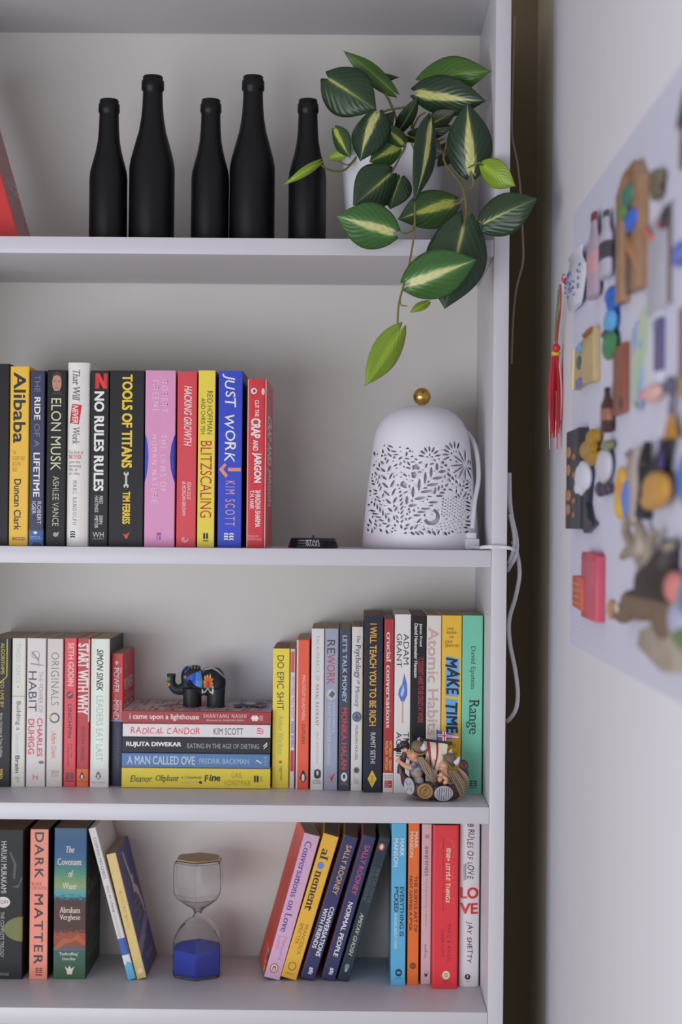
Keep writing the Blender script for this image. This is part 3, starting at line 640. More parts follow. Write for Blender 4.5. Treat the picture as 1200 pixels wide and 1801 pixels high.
# ---- fourth shelf, left
GE = 'books at the left of the hourglass shelf'
E_ = lambda label, geo, col, dec, **kw: book(label, GE, geo, Z5, col, dec, **kw)
E_('thick black book with a white oval and olive half moon, cut by the photo edge', (-42, 43, 1460, -44, 37.5, 1722), (30, 31, 32),
   [('V', 'HARUKI MURAKAMI', (196, 194, 188), 1480, 1571, .53, .65, 's'), ('E', (206, 204, 198), .58, 1587, .15, 9.5), ('H', '1Q84', (150, 70, 60), .48, .69, 1583, 1591, 's'), ('V', 'THE COMPLETE TRILOGY', (170, 168, 162), 1604, 1684, .53, .61, 's'),
    ('P', (104, 106, 50), [(1, 1612)]+[(1.02-.42*math.sin(PI*i/12), 1634-22*math.cos(PI*i/12)) for i in range(1, 12)]+[(1, 1656)]), ('P', (62, 64, 64), [(.7, 1500), (.8, 1520), (.78, 1545), (.83, 1546), (.86, 1520), (.74, 1498)]), ('P', (62, 64, 64), [(.75, 1560), (.9, 1556), (.97, 1540), (.98, 1546), (.9, 1562)]), ('H', 'VINTAGE', (150, 148, 142), .5, .72, 1711, 1716, 's')], d=.15, page='d')
SA = (224, 134, 112)
E_('salmon book with large black spaced capitals', (54, 86, 1459, 50, 83, 1722.5), SA,
   [('V', 'DARK', (40, 34, 40), 1464, 1545, .26, .74, 'bw'), ('H', 'BLAKE\nCROUCH', (130, 60, 52), .1, .9, 1552, 1565, 's'), ('V', 'MATTER', (40, 34, 40), 1573, 1696, .26, .74, 'bw'), ('R', (120, 60, 52), .36, .72, 1713.5, 1716)]+logo3((44, 36, 40), .36, .52, 1702, 1712)+logo3((44, 36, 40), .56, .72, 1702, 1712), cover_r=(36, 32, 34), page='d', d=.13)
art = ramp_mat([(0, (50, 84, 48)), (.19, (46, 88, 80)), (.2, (52, 92, 120)), (.215, (120, 70, 40)), (.30, (150, 70, 44)), (.33, (72, 42, 38)), (.50, (74, 44, 38)), (.53, (48, 40, 40)), (.57, (64, 148, 162)), (.63, (128, 150, 90)), (.72, (66, 130, 110)), (.80, (44, 96, 128)), (.9, (44, 80, 128)), (1, (52, 90, 116))], .201, .12, 150)
WM = (214, 206, 190)
E_('thick painterly book of blue, green and brown bands with white serif title', (96, 153.5, 1457, 93, 150, 1722), (60, 70, 60),
   [('H', 'The', WM, .36, .62, 1489, 1500, 'serifi'), ('H', 'Covenant', WM, .1, .86, 1510, 1522, 'serif'), ('H', 'of', WM, .44, .6, 1531, 1543, 'serifi'), ('H', 'Water', WM, .26, .72, 1553, 1564, 'serif'), ('P', (170, 84, 50), [(.03, 1668), (.3, 1650), (.56, 1652), (.76, 1642), (.98, 1656), (.98, 1664), (.7, 1654), (.4, 1660), (.1, 1671)]), ('H', 'Abraham', WM, .18, .82, 1596, 1606, 'serif'), ('H', 'Verghese', WM, .18, .82, 1609, 1621, 'serif'), ('R', (60, 110, 140), 0, 1, 1670, 1671.5), ('H', "'Enthralling'", WM, .18, .78, 1675, 1682, 'serif'), ('H', 'Guardian', WM, .28, .68, 1684, 1689, 'serifi'),
    ('P', WM, [(.36, 1700), (.46, 1704), (.5, 1698), (.56, 1704), (.66, 1700), (.6, 1708), (.58, 1714), (.44, 1714), (.42, 1708)])], base=art, d=.135, page='d', rough=.5,
   side=[('R', ('R', (34, 28, 27), 0, 1, .0, .8)), ('R', ('R', (34, 58, 46), 0, 1, .8, 1)), ('R', ('R', (40, 70, 84), 0, 1, .78, .80)), ('R', ('H', 'Covenant', (120, 116, 84), .08, .94, .35, .46, 'serif')), ('R', ('H', 'Water', (112, 84, 74), .26, .9, .55, .66, 'serif')), ('R', ('H', 'Abraham Verghese', (90, 100, 66), .08, .9, .84, .9, 'serif'))])
book_lean('white leaning book with blue foot, resting against the painterly thick book', GE, (156.5, 1459), (169, 1456), (225.5, 1724), (240, 1722), Z5, (202, 199, 196),
   [('V', 'STEPHEN MITCHELL', (120, 116, 112), .06, .34, .3, .66, 'serif'), ('V', 'tao te ching', (120, 116, 112), .38, .56, .26, .7, 'serif'), ('V', 'A NEW ENGLISH VERSION', (150, 146, 142), .57, .73, .3, .6, 's'), ('R', (52, 84, 160), 0, 1, .73, .84), ('R', (206, 210, 214), 0, 1, .84, .9), ('P', (90, 170, 210), [(0, .92), (.5, .88), (1, .9), (1, 1), (0, 1)])], cover_r=(214, 210, 208), page='w', d=.125)
book_lean('leaning book with a pale gold spine and blue gull cover', GE, (186.5, 1505), (204, 1500), (241, 1723), (258, 1720), Z5, (206, 178, 110),
   [('V', 'RICHARD BACH', (186, 158, 92), .3, .6, .35, .62, 'serif'), ('E', (226, 210, 170), .5, .94, .28, .02)], cover_r=(58, 66, 128), page='t', d=.115, rough=.35,
   side=[('R', ('P', (206, 196, 198), [(.36, .06), (.44, .05), (.50, .16), (.58, .27), (.70, .28), (.62, .34), (.84, .40), (.93, .55), (.92, .70), (.84, .56), (.76, .47), (.58, .40), (.50, .42), (.54, .34), (.50, .26), (.40, .14)])),
         ('R', ('H', 'jonathan\nlivingston\nseagull', (150, 140, 104), .34, .8, .44, .62, 'serifi')), ('R', ('P', (140, 134, 176), [(0, .74), (1, .60), (1, .68), (0, .84)])), ('R', ('H', 'a story', (190, 186, 206), .2, .6, .74, .79, 'i')), ('R', ('H', 'richard bach', (170, 166, 186), .3, .8, .86, .92, 'i')), ('R', ('P', (96, 76, 70), [(.7, 1), (.85, .92), (1, .94), (1, 1)]))])

# ---- fourth shelf, leaning group
GG = 'books leaning together right of the hourglass'
def G(label, tl, tr, bl, br, col, dec, **kw): return book_lean(label, GG, tl, tr, bl, br, Z5, col, dec, **kw)
PL = (206, 168, 196)
bars = [('L', ('R', (196, 74, 58), .08, .9, .05+.018*i, .056+.018*i)) for i in range(44)]
G('leaning book with lilac spine, violet serif letters and orange-red back cover', (536, 1466), (566, 1474), (467, 1717), (492, 1725), PL,
  [('V', 'Conversations on Love', (84, 58, 150), .05, .68, .2, .62, 'serif'), ('V', 'Natasha\nLunn', (196, 120, 150), .71, .87, .2, .76, 's'), ('E', (190, 84, 60), .46, .93, .26, .033), ('E', (226, 216, 210), .46, .93, .2, .026)]+[('E', (50, 44, 44), .46, .932, .11, .018), ('E', (226, 216, 210), .46, .936, .06, .012)],
  cover_l=(222, 70, 50), side=bars+[('L', ('R', (206, 200, 196), .72, .9, .84, .93)), ('L', ('R', (110, 100, 96), .74, .88, .85, .92)), ('L', ('R', (220, 190, 60), .84, .96, .94, .98))], d=.106, page='t', yaw=7)
AY = (226, 174, 50)
G('leaning golden yellow book with heavy black serif letters and a blue dot', (569, 1466), (597.5, 1473.5), (495, 1718), (521, 1725), AY,
  [('V', 'al', (48, 38, 26), .1, .175, .2, .72, 'serifb'), ('E', (96, 128, 200), .4, .215, .22, .026), ('V', 'nement', (48, 38, 26), .25, .53, .2, .62, 'serifb'), ('V', 'FRANCESCA\nSPECTER', (130, 98, 36), .62, .83, .22, .76, 's'), ('O', (150, 116, 44), .5, .915, .26, .03, .75), ('R', (150, 116, 44), .2, .8, .965, .97)], page='d', d=.13)
NB = (44, 46, 92)
def rooney(label, q, c1, t2, two, edge):
    d = [('V', 'SALLY ROONEY', c1, .06, .405, .36, .74, 's')]
    d += ([('V', 'CONVERSATIONS', WH, .49, .835, .54, .86, 'b'), ('V', 'WITH FRIENDS', WH, .51, .79, .14, .44, 'b')] if two else [('V', t2, WH, .46, .84, .36, .7, 'b')])
    d += [('R', (206, 202, 206), .4, .66, .92, .935), ('R', (206, 202, 206), .44, .7, .938, .953), ('R', (206, 202, 206), .4, .66, .956, .965)]
    G(label, *q, NB, d, cover_l=edge, page='d', d=.126)
rooney('leaning navy book with orange-yellow author name and two-line white title', ((605.5, 1469), (630, 1475.5), (528.5, 1719), (553, 1725.5)), (218, 176, 110), '', True, (196, 150, 90))
rooney('leaning navy book with coral author name and one-line white title', ((638, 1469), (661.5, 1475), (565.5, 1720), (589, 1726)), (212, 84, 100), 'NORMAL PEOPLE', False, (206, 110, 100))
G('leaning dark teal-grey book with an orange oval at its top, rightmost of the leaning five', (668, 1471), (687, 1476), (593, 1722), (613, 1727), (46, 56, 66),
  [('E', (196, 92, 54), .42, .068, .26, .025), ('E', (230, 220, 214), .42, .068, .13, .016), ('V', 'THE CALCUTTA\nCHROMOSOME', (78, 92, 88), .21, .46, .14, .84, 'serif'), ('V', 'AMITAV GHOSH', (196, 194, 172), .53, .83, .3, .64, 'serifi'), ('E', (120, 132, 142), .5, .905, .2, .02), ('E', (160, 168, 174), .5, .93, .12, .012)], page='d', d=.126)

# ---- fourth shelf, right
GH = 'books at the right end of the hourglass shelf'
H_ = lambda label, geo, col, dec, **kw: book(label, GH, geo, Z5, col, dec, **kw)
H_('sky blue book with white author name and black capitals', (692, 718.5, 1449, 684.5, 710.5, 1733), (88, 168, 206),
   [('V', 'MARK', (206, 222, 230), 1475, 1507, .56, .84, 'b'), ('V', 'MANSON', (206, 222, 230), 1475, 1525, .14, .44, 'b'), ('V', 'EVERYTHING IS', (32, 44, 56), 1560, 1647, .58, .86, 'b'), ('V', 'F*CKED', (32, 44, 56), 1560, 1604, .2, .5, 'b'), ('V', 'A BOOK ABOUT HOPE', (196, 220, 230), 1607, 1669, .22, .4, 'b'), ('E', (30, 38, 48), .54, 1711, .22, 6.5), ('R', (88, 168, 206), .42, .66, 1709, 1713), ('R', (70, 130, 160), .3, .74, 1720, 1721.5)], page='t')
H_('orange book with black capitals between the sky blue and pale pink ones', (720, 740, 1449, 714.5, 735, 1732), (222, 108, 38),
   [('V', 'MARK', (238, 214, 196), 1463, 1492, .56, .86, 'b'), ('V', 'MANSON', (238, 214, 196), 1463, 1508, .14, .46, 'b'), ('V', 'THE SUBTLE ART OF', (70, 40, 26), 1541, 1640, .56, .84, 'b'), ('V', 'NOT GIVING A F*CK', (70, 40, 26), 1541, 1638, .14, .42, 'b'), ('E', (100, 56, 30), .5, 1699, .28, 5.5), ('R', (200, 110, 50), .3, .72, 1697, 1698), ('R', (200, 110, 50), .3, .72, 1700, 1701)], page='t')
H_('slim pale pink-grey book with plain lowercase lettering', (742, 760, 1450, 740.3, 758, 1731), (202, 172, 176),
   [('V', 'awareness', (80, 72, 76), 1489, 1541, .32, .66, 's'), ('V', 'The Key to Living in Balance', (140, 122, 126), 1545, 1630, .36, .58, 's'), ('V', 'osho', (100, 90, 94), 1661, 1685, .34, .64, 's'), ('P', (50, 44, 46), [(.36, 1711), (.5, 1714), (.7, 1711), (.62, 1718), (.4, 1718)])]+logo3((190, 60, 70), .34, .52, 1468, 1475)+logo3((190, 60, 70), .54, .72, 1468, 1475), page='t')
RS = (216, 50, 60)
rays = [('P', (230, 130, 120), [(.56+.16*math.cos(a)*.9, 1488-14*math.sin(a)*.6), (.56+.3*math.cos(a), 1488-22*math.sin(a)*.6), (.57+.3*math.cos(a), 1488-22*math.sin(a)*.6+.8)]) for a in [PI*i/8 for i in range(9)]]+[('E', (230, 140, 130), .78+.02*math.sin(i*2), 1490+i*9, .012, 1) for i in range(12)]
H_('bright red boxed book with cream brush letters and a cream round emblem', (761, 807.4, 1452, 761.3, 805.5, 1739), RS,
   [('V', '1000+ LITTLE THINGS', (234, 214, 180), 1492, 1588, .5, .7, 'handb'), ('V', 'Happy Successful People Do Differently', (140, 36, 44), 1475, 1604, .36, .44, 'i'), ('V', 'MARC & ANGEL', (130, 32, 42), 1625, 1693, .58, .72, 'w'), ('V', 'CHERNOFF', (130, 32, 42), 1635, 1684, .34, .46, 'w'), ('E', (232, 214, 176), .54, 1715.5, .15, 7.5), ('H', 'tp', (90, 50, 40), .47, .61, 1711, 1721, 's'), ('H', 'TINY\nPRESS', (140, 40, 44), .44, .66, 1724, 1729, 's')]+rays, page='d', r=.0025, hard=True, box=True, name='hardback_book', d=.13)
H_('white round-backed hardback with four big red block letters', (808.4, 845.5, 1449, 807.4, 842.5, 1736), (208, 204, 206),
   [('V', '8 RULES OF LOVE', (50, 48, 50), 1449, 1547, .36, .74, 'hand'), ('P', (60, 56, 58), [(.28, 1519), (.32, 1519), (.33, 1548), (.3, 1548)]), ('P', (60, 56, 58), [(.21, 1521), (.24, 1521), (.25, 1549), (.22, 1549)]), ('H', 'LO', (200, 46, 50), .06, .94, 1561, 1581, 'h'), ('H', 'VE', (200, 46, 50), .04, .92, 1589, 1608, 'h'), ('V', 'JAY SHETTY', (50, 48, 50), 1621, 1694, .34, .68, 'hand'), ('E', (50, 46, 48), .44, 1718.5, .14, 5), ('P', (208, 204, 206), [(.4, 1716), (.48, 1716), (.44, 1721)]), ('R', (150, 146, 148), .32, .58, 1726, 1727)], bulge=.003, r=.002, hard=True, name='hardback_book', page='w', d=.13)
# ---- leaning book on the top shelf at the photo edge
Yt = .06
book_lean('red glossy book leaning at the left photo edge beside the black bottles', 'books on the top shelf', (-82, 124), (-52, 132), (4, 428), (34, 436), Z2, (196, 60, 60),
   [], Y=Yt, d=.105, rough=.2, cover_r=(164, 92, 94), page='w',
   side=[('R', ('H', 'NCE', (206, 176, 176), .35, .95, .60, .68, 'b')), ('R', ('P', (190, 140, 140), [(.1, .74), (1, .76), (1, .765), (.1, .745)])), ('R', ('P', (190, 140, 140), [(.1, .78), (1, .82), (1, .825), (.1, .785)]))])

# ---------------------------------------------------------------- black bottles
ZE = .0002
m_black = M((.0042, .0042, .005), .42, spec=.3, raw=True, noise=.1)
SM = [(0, 0), (36, 0), (40, 4), (40, 0)]
def bottle(label, px, ptop, tall, Y=.085):
    base = P(px, 300, Y); zt = P(px, ptop, Y).z; H = zt-Z2-ZE; k = mpp(Y)/2.4
    if not tall: pr = [(38, 0), (40.5, 4), (39.5, 14), (44.5, 20), (45, 52), (40.5, 58), (41, 70), (43, 130), (47, 178), (56, 225), (68, 270), (77, 305), (80, 335), (80, 350)]; R = 80
    else: pr = [(41, 0), (43, 4), (42, 14), (47.5, 20), (48, 56), (42, 62), (42, 80), (44, 130), (48, 175), (58, 235), (75, 295), (90, 352), (95.5, 385), (96, 400)]; R = 96
    b = MB()
    pts = [(r*k, H-y*k) for r, y in pr]+[(R*k, .006), (R*k-.001, .0025), (R*k-.004, 0), (0, .002)]
    inner = [(0, H-.02), (30*k, H-.02), (30*k, H-.0008)]
    b.lathe(inner+pts, m_black, 48)
    o = b.build('beer_bottle', loc=(base.x, Y, Z2+ZE), ang=50)
    tag(o, label, 'bottle', 'matt black bottles on the top shelf')
bottle('leftmost short matt black bottle on the top shelf', 191, 176, False)
bottle('tall matt black bottle between the two short ones at the left of the top shelf', 267.5, 135, True)
bottle('short matt black bottle at mid row, tucked left of a tall one', 370, 176, False)
bottle('tall matt black bottle in the right half of the row, second from right', 444, 135, True)
bottle('short matt black bottle standing beside the plant pot', 541, 176, False)

# ---------------------------------------------------------------- trailing plant
def leaf_mat(green, pale, width, name):
    m = bpy.data.materials.new(name); m.use_nodes = True; nt = m.node_tree; b = nt.nodes['Principled BSDF']; L = nt.links.new
    b.inputs['Roughness'].default_value = .33; b.inputs['Specular IOR Level'].default_value = .45
    uv = nt.nodes.new('ShaderNodeUVMap'); sp = nt.nodes.new('ShaderNodeSeparateXYZ'); L(uv.outputs[0], sp.inputs[0])
    n = nt.nodes.new('ShaderNodeTexNoise'); n.inputs['Scale'].default_value = 5; n.inputs['Detail'].default_value = 4
    mp = nt.nodes.new('ShaderNodeMapping'); mp.inputs['Scale'].default_value = (1.2, 3.5, 1); L(uv.outputs[0], mp.inputs[0]); L(mp.outputs[0], n.inputs['Vector'])
    def math_(op, a, bb):
        q = nt.nodes.new('ShaderNodeMath'); q.operation = op
        for i, x in enumerate((a, bb)):
            if isinstance(x, (int, float)): q.inputs[i].default_value = x
            elif x is not None: L(x, q.inputs[i])
        return q.outputs[0]
    av = math_('ABSOLUTE', math_('SUBTRACT', sp.outputs['Y'], .5), None)          # 0 midrib .. 0.5 edge
    taper = math_('MULTIPLY', math_('SUBTRACT', 1.15, sp.outputs['X']), width)
    d = math_('SUBTRACT', av, math_('MULTIPLY', taper, math_('ADD', n.outputs['Fac'], .3)))
    cr = nt.nodes.new('ShaderNodeValToRGB'); L(math_('MULTIPLY_ADD', d, 4.0), cr.inputs[0])
    cr.inputs[0].links[0].from_node.inputs[2].default_value = .5
    e = cr.color_ramp.elements; e[0].position = .3; e[0].color = alb(pale)+(1,); e[1].position = .66; e[1].color = alb(green)+(1,)
    x_ = e.new(.5); x_.color = alb(tuple(g*.72+p_*.2 for g, p_ in zip(green, pale)))+(1,); x_ = e.new(1.0); x_.color = alb(tuple(g*.86 for g in green))+(1,)
    # side veins
    vein = math_('SINE', math_('ADD', math_('MULTIPLY', sp.outputs['X'], 46), math_('MULTIPLY', av, -52)), None)
    mx = nt.nodes.new('ShaderNodeMix'); mx.data_type = 'RGBA'; mx.blend_type = 'MULTIPLY'
    L(math_('MULTIPLY_ADD', vein, .1), mx.inputs[0]); mx.inputs[0].links[0].from_node.inputs[2].default_value = .12
    L(cr.outputs[0], mx.inputs[6]); mx.inputs[7].default_value = (.68, .72, .62, 1)
    L(mx.outputs[2], b.inputs['Base Color'])
    bp = nt.nodes.new('ShaderNodeBump'); bp.inputs['Strength'].default_value = .14; bp.inputs['Distance'].default_value = .002
    L(vein, bp.inputs['Height']); L(bp.outputs[0], b.inputs['Normal'])
    return m
LM = {'d': leaf_mat((46, 72, 44), (178, 180, 104), .06, 'leaf_dark'), 'D': leaf_mat((42, 66, 44), (186, 186, 118), .19, 'leaf_dark_striped'),
      'g': leaf_mat((78, 118, 44), (176, 186, 92), .045, 'leaf_green'), 'G': leaf_mat((64, 112, 52), (196, 198, 136), .17, 'leaf_green_striped'),
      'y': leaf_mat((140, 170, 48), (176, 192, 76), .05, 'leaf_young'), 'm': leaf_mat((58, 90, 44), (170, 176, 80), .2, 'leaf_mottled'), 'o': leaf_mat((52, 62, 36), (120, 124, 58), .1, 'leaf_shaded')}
m_stem = M((118, 110, 62), .5); m_pot = M((216, 216, 220), .3, noise=.01); m_soil = M((50, 42, 34), .95, bump=.6)
YP = .125
pc = P(690, 330, YP); root = thing('potted_philodendron', 'trailing variegated heart-leaf plant in a white pot on the top shelf', 'plant', (pc.x, YP, Z2+ZE))
def local(pt): return Vector(pt)-root.location
zt = P(690, 272, YP).z-Z2-ZE; R1 = 92*mpp(YP); R0 = 76*mpp(YP)
b = MB(); b.lathe([(0, 0), (R0-.003, 0), (R0, .003), (R1-.001, zt-.002), (R1-.0005, zt), (R1-.004, zt), (R1-.005, zt-.012), (0, zt-.014)], m_pot, 56); b.build('pot', root)
b = MB(); b.lathe([(R1-.0065, zt-.0135), (R1*.6, zt-.009), (0, zt-.008)], m_soil, 40); b.build('soil', root)
def cpx(x, y): return (470+x/2.4, 60+y/2.4)
def leaf(bx, tx, wpx, Yb, Yt, kind, roll=0, cup=.25, bend=.12, lobe=.13, sag=0):
    B_, T_ = P(*cpx(*bx), Yb), P(*cpx(*tx), Yt)
    a = T_-B_; Ln = a.length; a.normalize(); v = (CAM-(B_+T_)/2).normalized()
    s = a.cross(v).normalized(); n = s.cross(a)
    if n.dot(v) < 0: n = -n
    rm = Matrix.Rotation(math.radians(roll), 3, a); s = rm @ s; n = rm @ n
    W = wpx/2.4*mpp((Yb+Yt)/2)/2
    NU, NV = 22, 14; vs = []; fs = []; uvs = []
    for i in range(NU+1):
        u = i/NU
        if u < .38: f = math.sqrt(max(0, 1-.93*((.38-u)/.38)**2))
        else:
            q = (u-.38)/.62; f = (1-q**2)**1.05*(1-.16*q**3)
        for j in range(NV+1):
            vv = -1+2*j/NV
            lb = lobe*Ln*math.sin(PI*.72*abs(vv))**1.1*(1-u)**6
            p = B_+a*(u*Ln-lb)+s*(W*f*vv)+n*(-cup*W*f*vv*vv*(.55+.45*f)+bend*Ln*4*u*(1-u)*.5)+Vector((0, 0, -sag*Ln*u*u))
            p += n*(.012*Ln*math.sin(9*u+3*vv)*abs(vv))
            vs.append(local(p)); uvs.append((u, (vv+1)/2))
    for i in range(NU):
        for j in range(NV):
            q = i*(NV+1)+j; fs.append((q, q+1, q+NV+2, q+NV+1))
    mb = MB(); mb.add(vs, fs, LM[kind]); o = mb.build('leaf', root, weld=False, ang=180)
    ul = o.data.uv_layers.new(name='UVMap')
    for lp in o.data.loops: ul.data[lp.index].uv = uvs[lp.vertex_index]
    sd = o.modifiers.new('thickness', 'SOLIDIFY'); sd.thickness = .0004
leaf((262, 190), (462, 322), 218, .06, .05, 'd', roll=-8, cup=.35)
leaf((528, 240), (322, 70), 84, .10, .09, 'g', roll=20, cup=.3)
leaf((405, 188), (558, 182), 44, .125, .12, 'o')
leaf((660, 200), (944, 157), 175, .10, .05, 'g', roll=-12, cup=.45, bend=.28)
leaf((640, 250), (924, 282), 172, .07, .03, 'D', roll=10, cup=.4, bend=.16)
leaf((860, 578), (845, 288), 194, .02, .01, 'D', cup=.45, bend=.1)
leaf((916, 556), (1049, 642), 118, -.012, -.03, 'y', roll=15, bend=.2)
leaf((915, 800), (1142, 694), 176, -.03, -.055, 'd', roll=-14, cup=.3, bend=.14)
leaf((462, 338), (393, 537), 165, .03, .015, 'D', roll=18, cup=.6, bend=.25)
leaf((686, 378), (622, 702), 128, .02, -.005, 'D', roll=-38, cup=.25)
leaf((585, 455), (432, 540), 150, .06, .05, 'm', cup=.4, bend=.2)
leaf((520, 590), (362, 722), 190, .015, .0, 'd', roll=-8, cup=.4, bend=.2)
leaf((562, 610), (520, 740), 130, .03, .02, 'd', roll=20)
leaf((528, 836), (290, 767), 196, -.04, -.05, 'G', cup=.3, bend=.15)
leaf((784, 712), (552, 782), 168, .02, -.01, 'm', roll=8, cup=.35, bend=.16)
leaf((828, 815), (750, 1160), 262, -.03, -.045, 'd', cup=.35, bend=.12, lobe=.2)
leaf((604, 1052), (884, 952), 205, -.06, -.072, 'G', cup=.35, bend=.15)
leaf((560, 1252), (412, 1486), 128, -.03, -.04, 'y', roll=-15, cup=.4, bend=.12)
leaf((680, 1132), (602, 1176), 42, -.035, -.045, 'y', roll=20)
leaf((218, 542), (66, 640), 40, .03, .02, 'y', bend=.55, cup=.5)
leaf((288, 405), (352, 520), 88, .06, .05, 'm', roll=25, cup=.4)
leaf((268, 520), (352, 500), 46, .07, .06, 'y', cup=.3)
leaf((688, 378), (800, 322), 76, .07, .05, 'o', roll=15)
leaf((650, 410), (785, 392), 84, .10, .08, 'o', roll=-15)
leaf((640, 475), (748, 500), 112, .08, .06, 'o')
leaf((572, 462), (490, 384), 74, .05, .04, 'm', cup=.4)
leaf((556, 408), (640, 262), 74, .09, .07, 'd', roll=24)
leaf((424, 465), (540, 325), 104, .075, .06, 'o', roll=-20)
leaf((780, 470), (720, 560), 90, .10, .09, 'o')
leaf((600, 430), (700, 470), 100, .10, .09, 'd')
def stem(pts, Ys, r=.0013, name='stem', mat=None):
    if len(Ys) == 2: Ys = [Ys[0]+(Ys[1]-Ys[0])*i/(len(pts)-1) for i in range(len(pts))]
    q = [local(P(*cpx(*p), Ys[i])) for i, p in enumerate(pts)]
    mb = MB(); mb.tube(q, r, mat or m_stem, 7); mb.build(name, root)
for pts, Ys, r in [([(610, 460), (640, 560), (624, 700), (622, 830), (602, 960), (585, 1030), (560, 1120), (552, 1180), (551, 1258)], (.05, .03, .0, -.02, -.026, -.028, -.03, -.03, -.03), .0014), ([(560, 1120), (568, 1145), (592, 1147)], (-.03, -.03), .0009),
    ([(760, 560), (795, 600), (828, 655), (840, 740), (830, 812)], (.05, .04, .01, -.015, -.03), .0017), ([(860, 580), (872, 622), (862, 652), (838, 655)], (.02, .02), .0014), ([(784, 712), (808, 716), (830, 690), (832, 665)], (.02, .02), .0013),
    ([(498, 250), (520, 290), (546, 362), (560, 450)], (.10, .11), .0018), ([(218, 542), (262, 574), (326, 574), (372, 525), (410, 470)], (.03, .09), .0015), ([(300, 535), (340, 552), (372, 530)], (.07, .08), .001), ([(610, 400), (622, 330), (650, 232)], (.12, .1), .0015), ([(614, 400), (640, 350), (668, 332)], (.11, .08), .0013),
    ([(590, 470), (575, 420), (500, 370)], (.1, .06), .0014), ([(462, 338), (520, 318), (600, 300), (650, 232)], (.03, .1), .0015), ([(690, 470), (760, 440), (745, 520), (770, 580)], (.08, .05), .0016), ([(545, 800), (570, 838), (610, 832), (622, 800)], (-.04, -.035, -.025, -.015), .0012), ([(908, 800), (860, 760), (838, 720)], (-.03, .0), .0013), ([(604, 1052), (590, 1030), (588, 1010)], (-.06, -.03), .0012), ([(640, 470), (600, 480), (560, 500)], (.08, .09), .0016), ([(590, 460), (540, 560), (520, 590)], (.06, .015), .0013), ([(918, 556), (890, 545), (800, 590)], (-.012, .03), .0012)]:
    stem(pts, Ys, r)

# ---------------------------------------------------------------- perforated lamp
YLm = .115; kL = mpp(YLm)
m_lamp = M((220, 218, 225), .5, noise=.01); m_brass = M((196, 154, 82), .28, metal=1.0)
lc = P(740, 960, YLm); lamp = thing('table_lamp', 'white bell-shaped cut-out metal lamp with a brass ball on top', 'lamp', (lc.x, YLm, Z3+ZE))
PR = [(103.5, 0), (101.5, 25), (98.5, 60), (92.5, 120), (88.5, 150), (85.5, 180), (83, 196), (79, 209), (71.5, 223), (60, 235), (45, 244), (25, 249.5), (0, 251)]
def Rl(h):
    for (r0, h0), (r1, h1) in zip(PR, PR[1:]):
        if h <= h1: return r0+(r1-r0)*(h-h0)/(h1-h0)
    return 0
HA, HB = 20, 190
holes = []; grid = {}
def try_hole(poly):
    """poly in photo px; kept only if clear of the other cut-outs"""
    pts = []
    for x, y in poly:
        h = 965-y; R = Rl(h); s = (x-740)/R
        if abs(s) > .985 or not HA+3 < h < HB-3: return
        pts.append((math.asin(s)*90.0, h))
    x0 = min(p[0] for p in pts); x1 = max(p[0] for p in pts); y0 = min(p[1] for p in pts); y1 = max(p[1] for p in pts)
    if x0 < -136 or x1 > 136: return
    cells = set(); st = .8
    n = len(pts)
    def inside(x, y):
        c = False
        for i in range(n):
            (xa, ya), (xb, yb) = pts[i], pts[i-1]
            if (ya > y) != (yb > y) and x < (xb-xa)*(y-ya)/(yb-ya)+xa: c = not c
        return c
    iy = int(y0/st)-1
    while iy*st < y1+st:
        ix = int(math.floor(x0/st))-1
        while ix*st < x1+st:
            if inside(ix*st, iy*st): cells.add((ix, iy))
            ix += 1
        iy += 1
    for i in range(n):
        (xa, ya), (xb, yb) = pts[i], pts[i-1]; L = int(max(abs(xa-xb), abs(ya-yb))/st*2)+1
        for k in range(L+1): cells.add((round((xa+(xb-xa)*k/L)/st), round((ya+(yb-ya)*k/L)/st)))
    for c in cells:
        for dx, dy in ((0, 0), (1, 0), (-1, 0), (0, 1), (0, -1)):
            if (c[0]+dx, c[1]+dy) in grid: return
    for c in cells: grid[c] = 1
    holes.append(pts)
def q5(x, y): return (480+x/2.609, 660+y/2.609)
def slit(p, q, wd):
    wd *= 1.4
    p, q = Vector(p), Vector(q); d = q-p; n = Vector((-d.y, d.x)).normalized()*wd/2
    prof = [(0, 0), (.15, .6), (.4, 1), (.7, .85), (.9, .4), (1, 0)]
    pl = [p+d*t+n*s for t, s in prof]+[p+d*t-n*s for t, s in reversed(prof[1:-1])]
    try_hole([q5(*v) for v in pl])
def frond(p, q, n, ln, wd=7, ang=38, grow=1.0):
    p, q = Vector(p), Vector(q); d = (q-p); u = d.normalized()
    for i in range(n):
        t = (i+.5)/n; l = ln*(math.sin(PI*(.18+.8*t))**.7)
        for sgn in (1, -1):
            a = math.radians(ang)*sgn; v = Vector((u.x*math.cos(a)-u.y*math.sin(a), u.x*math.sin(a)+u.y*math.cos(a)))
            s0 = p+d*t+Vector((-u.y, u.x))*(sgn*4.2); slit(s0, s0+v*l, wd)
    slit(q+u*3, q+u*(ln*.6), wd*.8)
def burst(c, r0, r1, n, wd, a0=0, a1=360):
    for i in range(n):
        a = math.radians(a0+(a1-a0)*(i+.5)/n); v = Vector((math.cos(a), math.sin(a)))
        slit(Vector(c)+v*r0, Vector(c)+v*r1, wd)
def dot(x, y, r): try_hole([q5(x+r*math.cos(2*PI*i/8), y+r*math.sin(2*PI*i/8)) for i in range(8)])
def poly5(*pts): try_hole([q5(*p) for p in pts])
burst((872, 415), 9, 74, 26, 6.5); burst((822, 372), 26, 62, 16, 7, 150, 330); burst((822, 372), 10, 22, 8, 4, 0, 360)
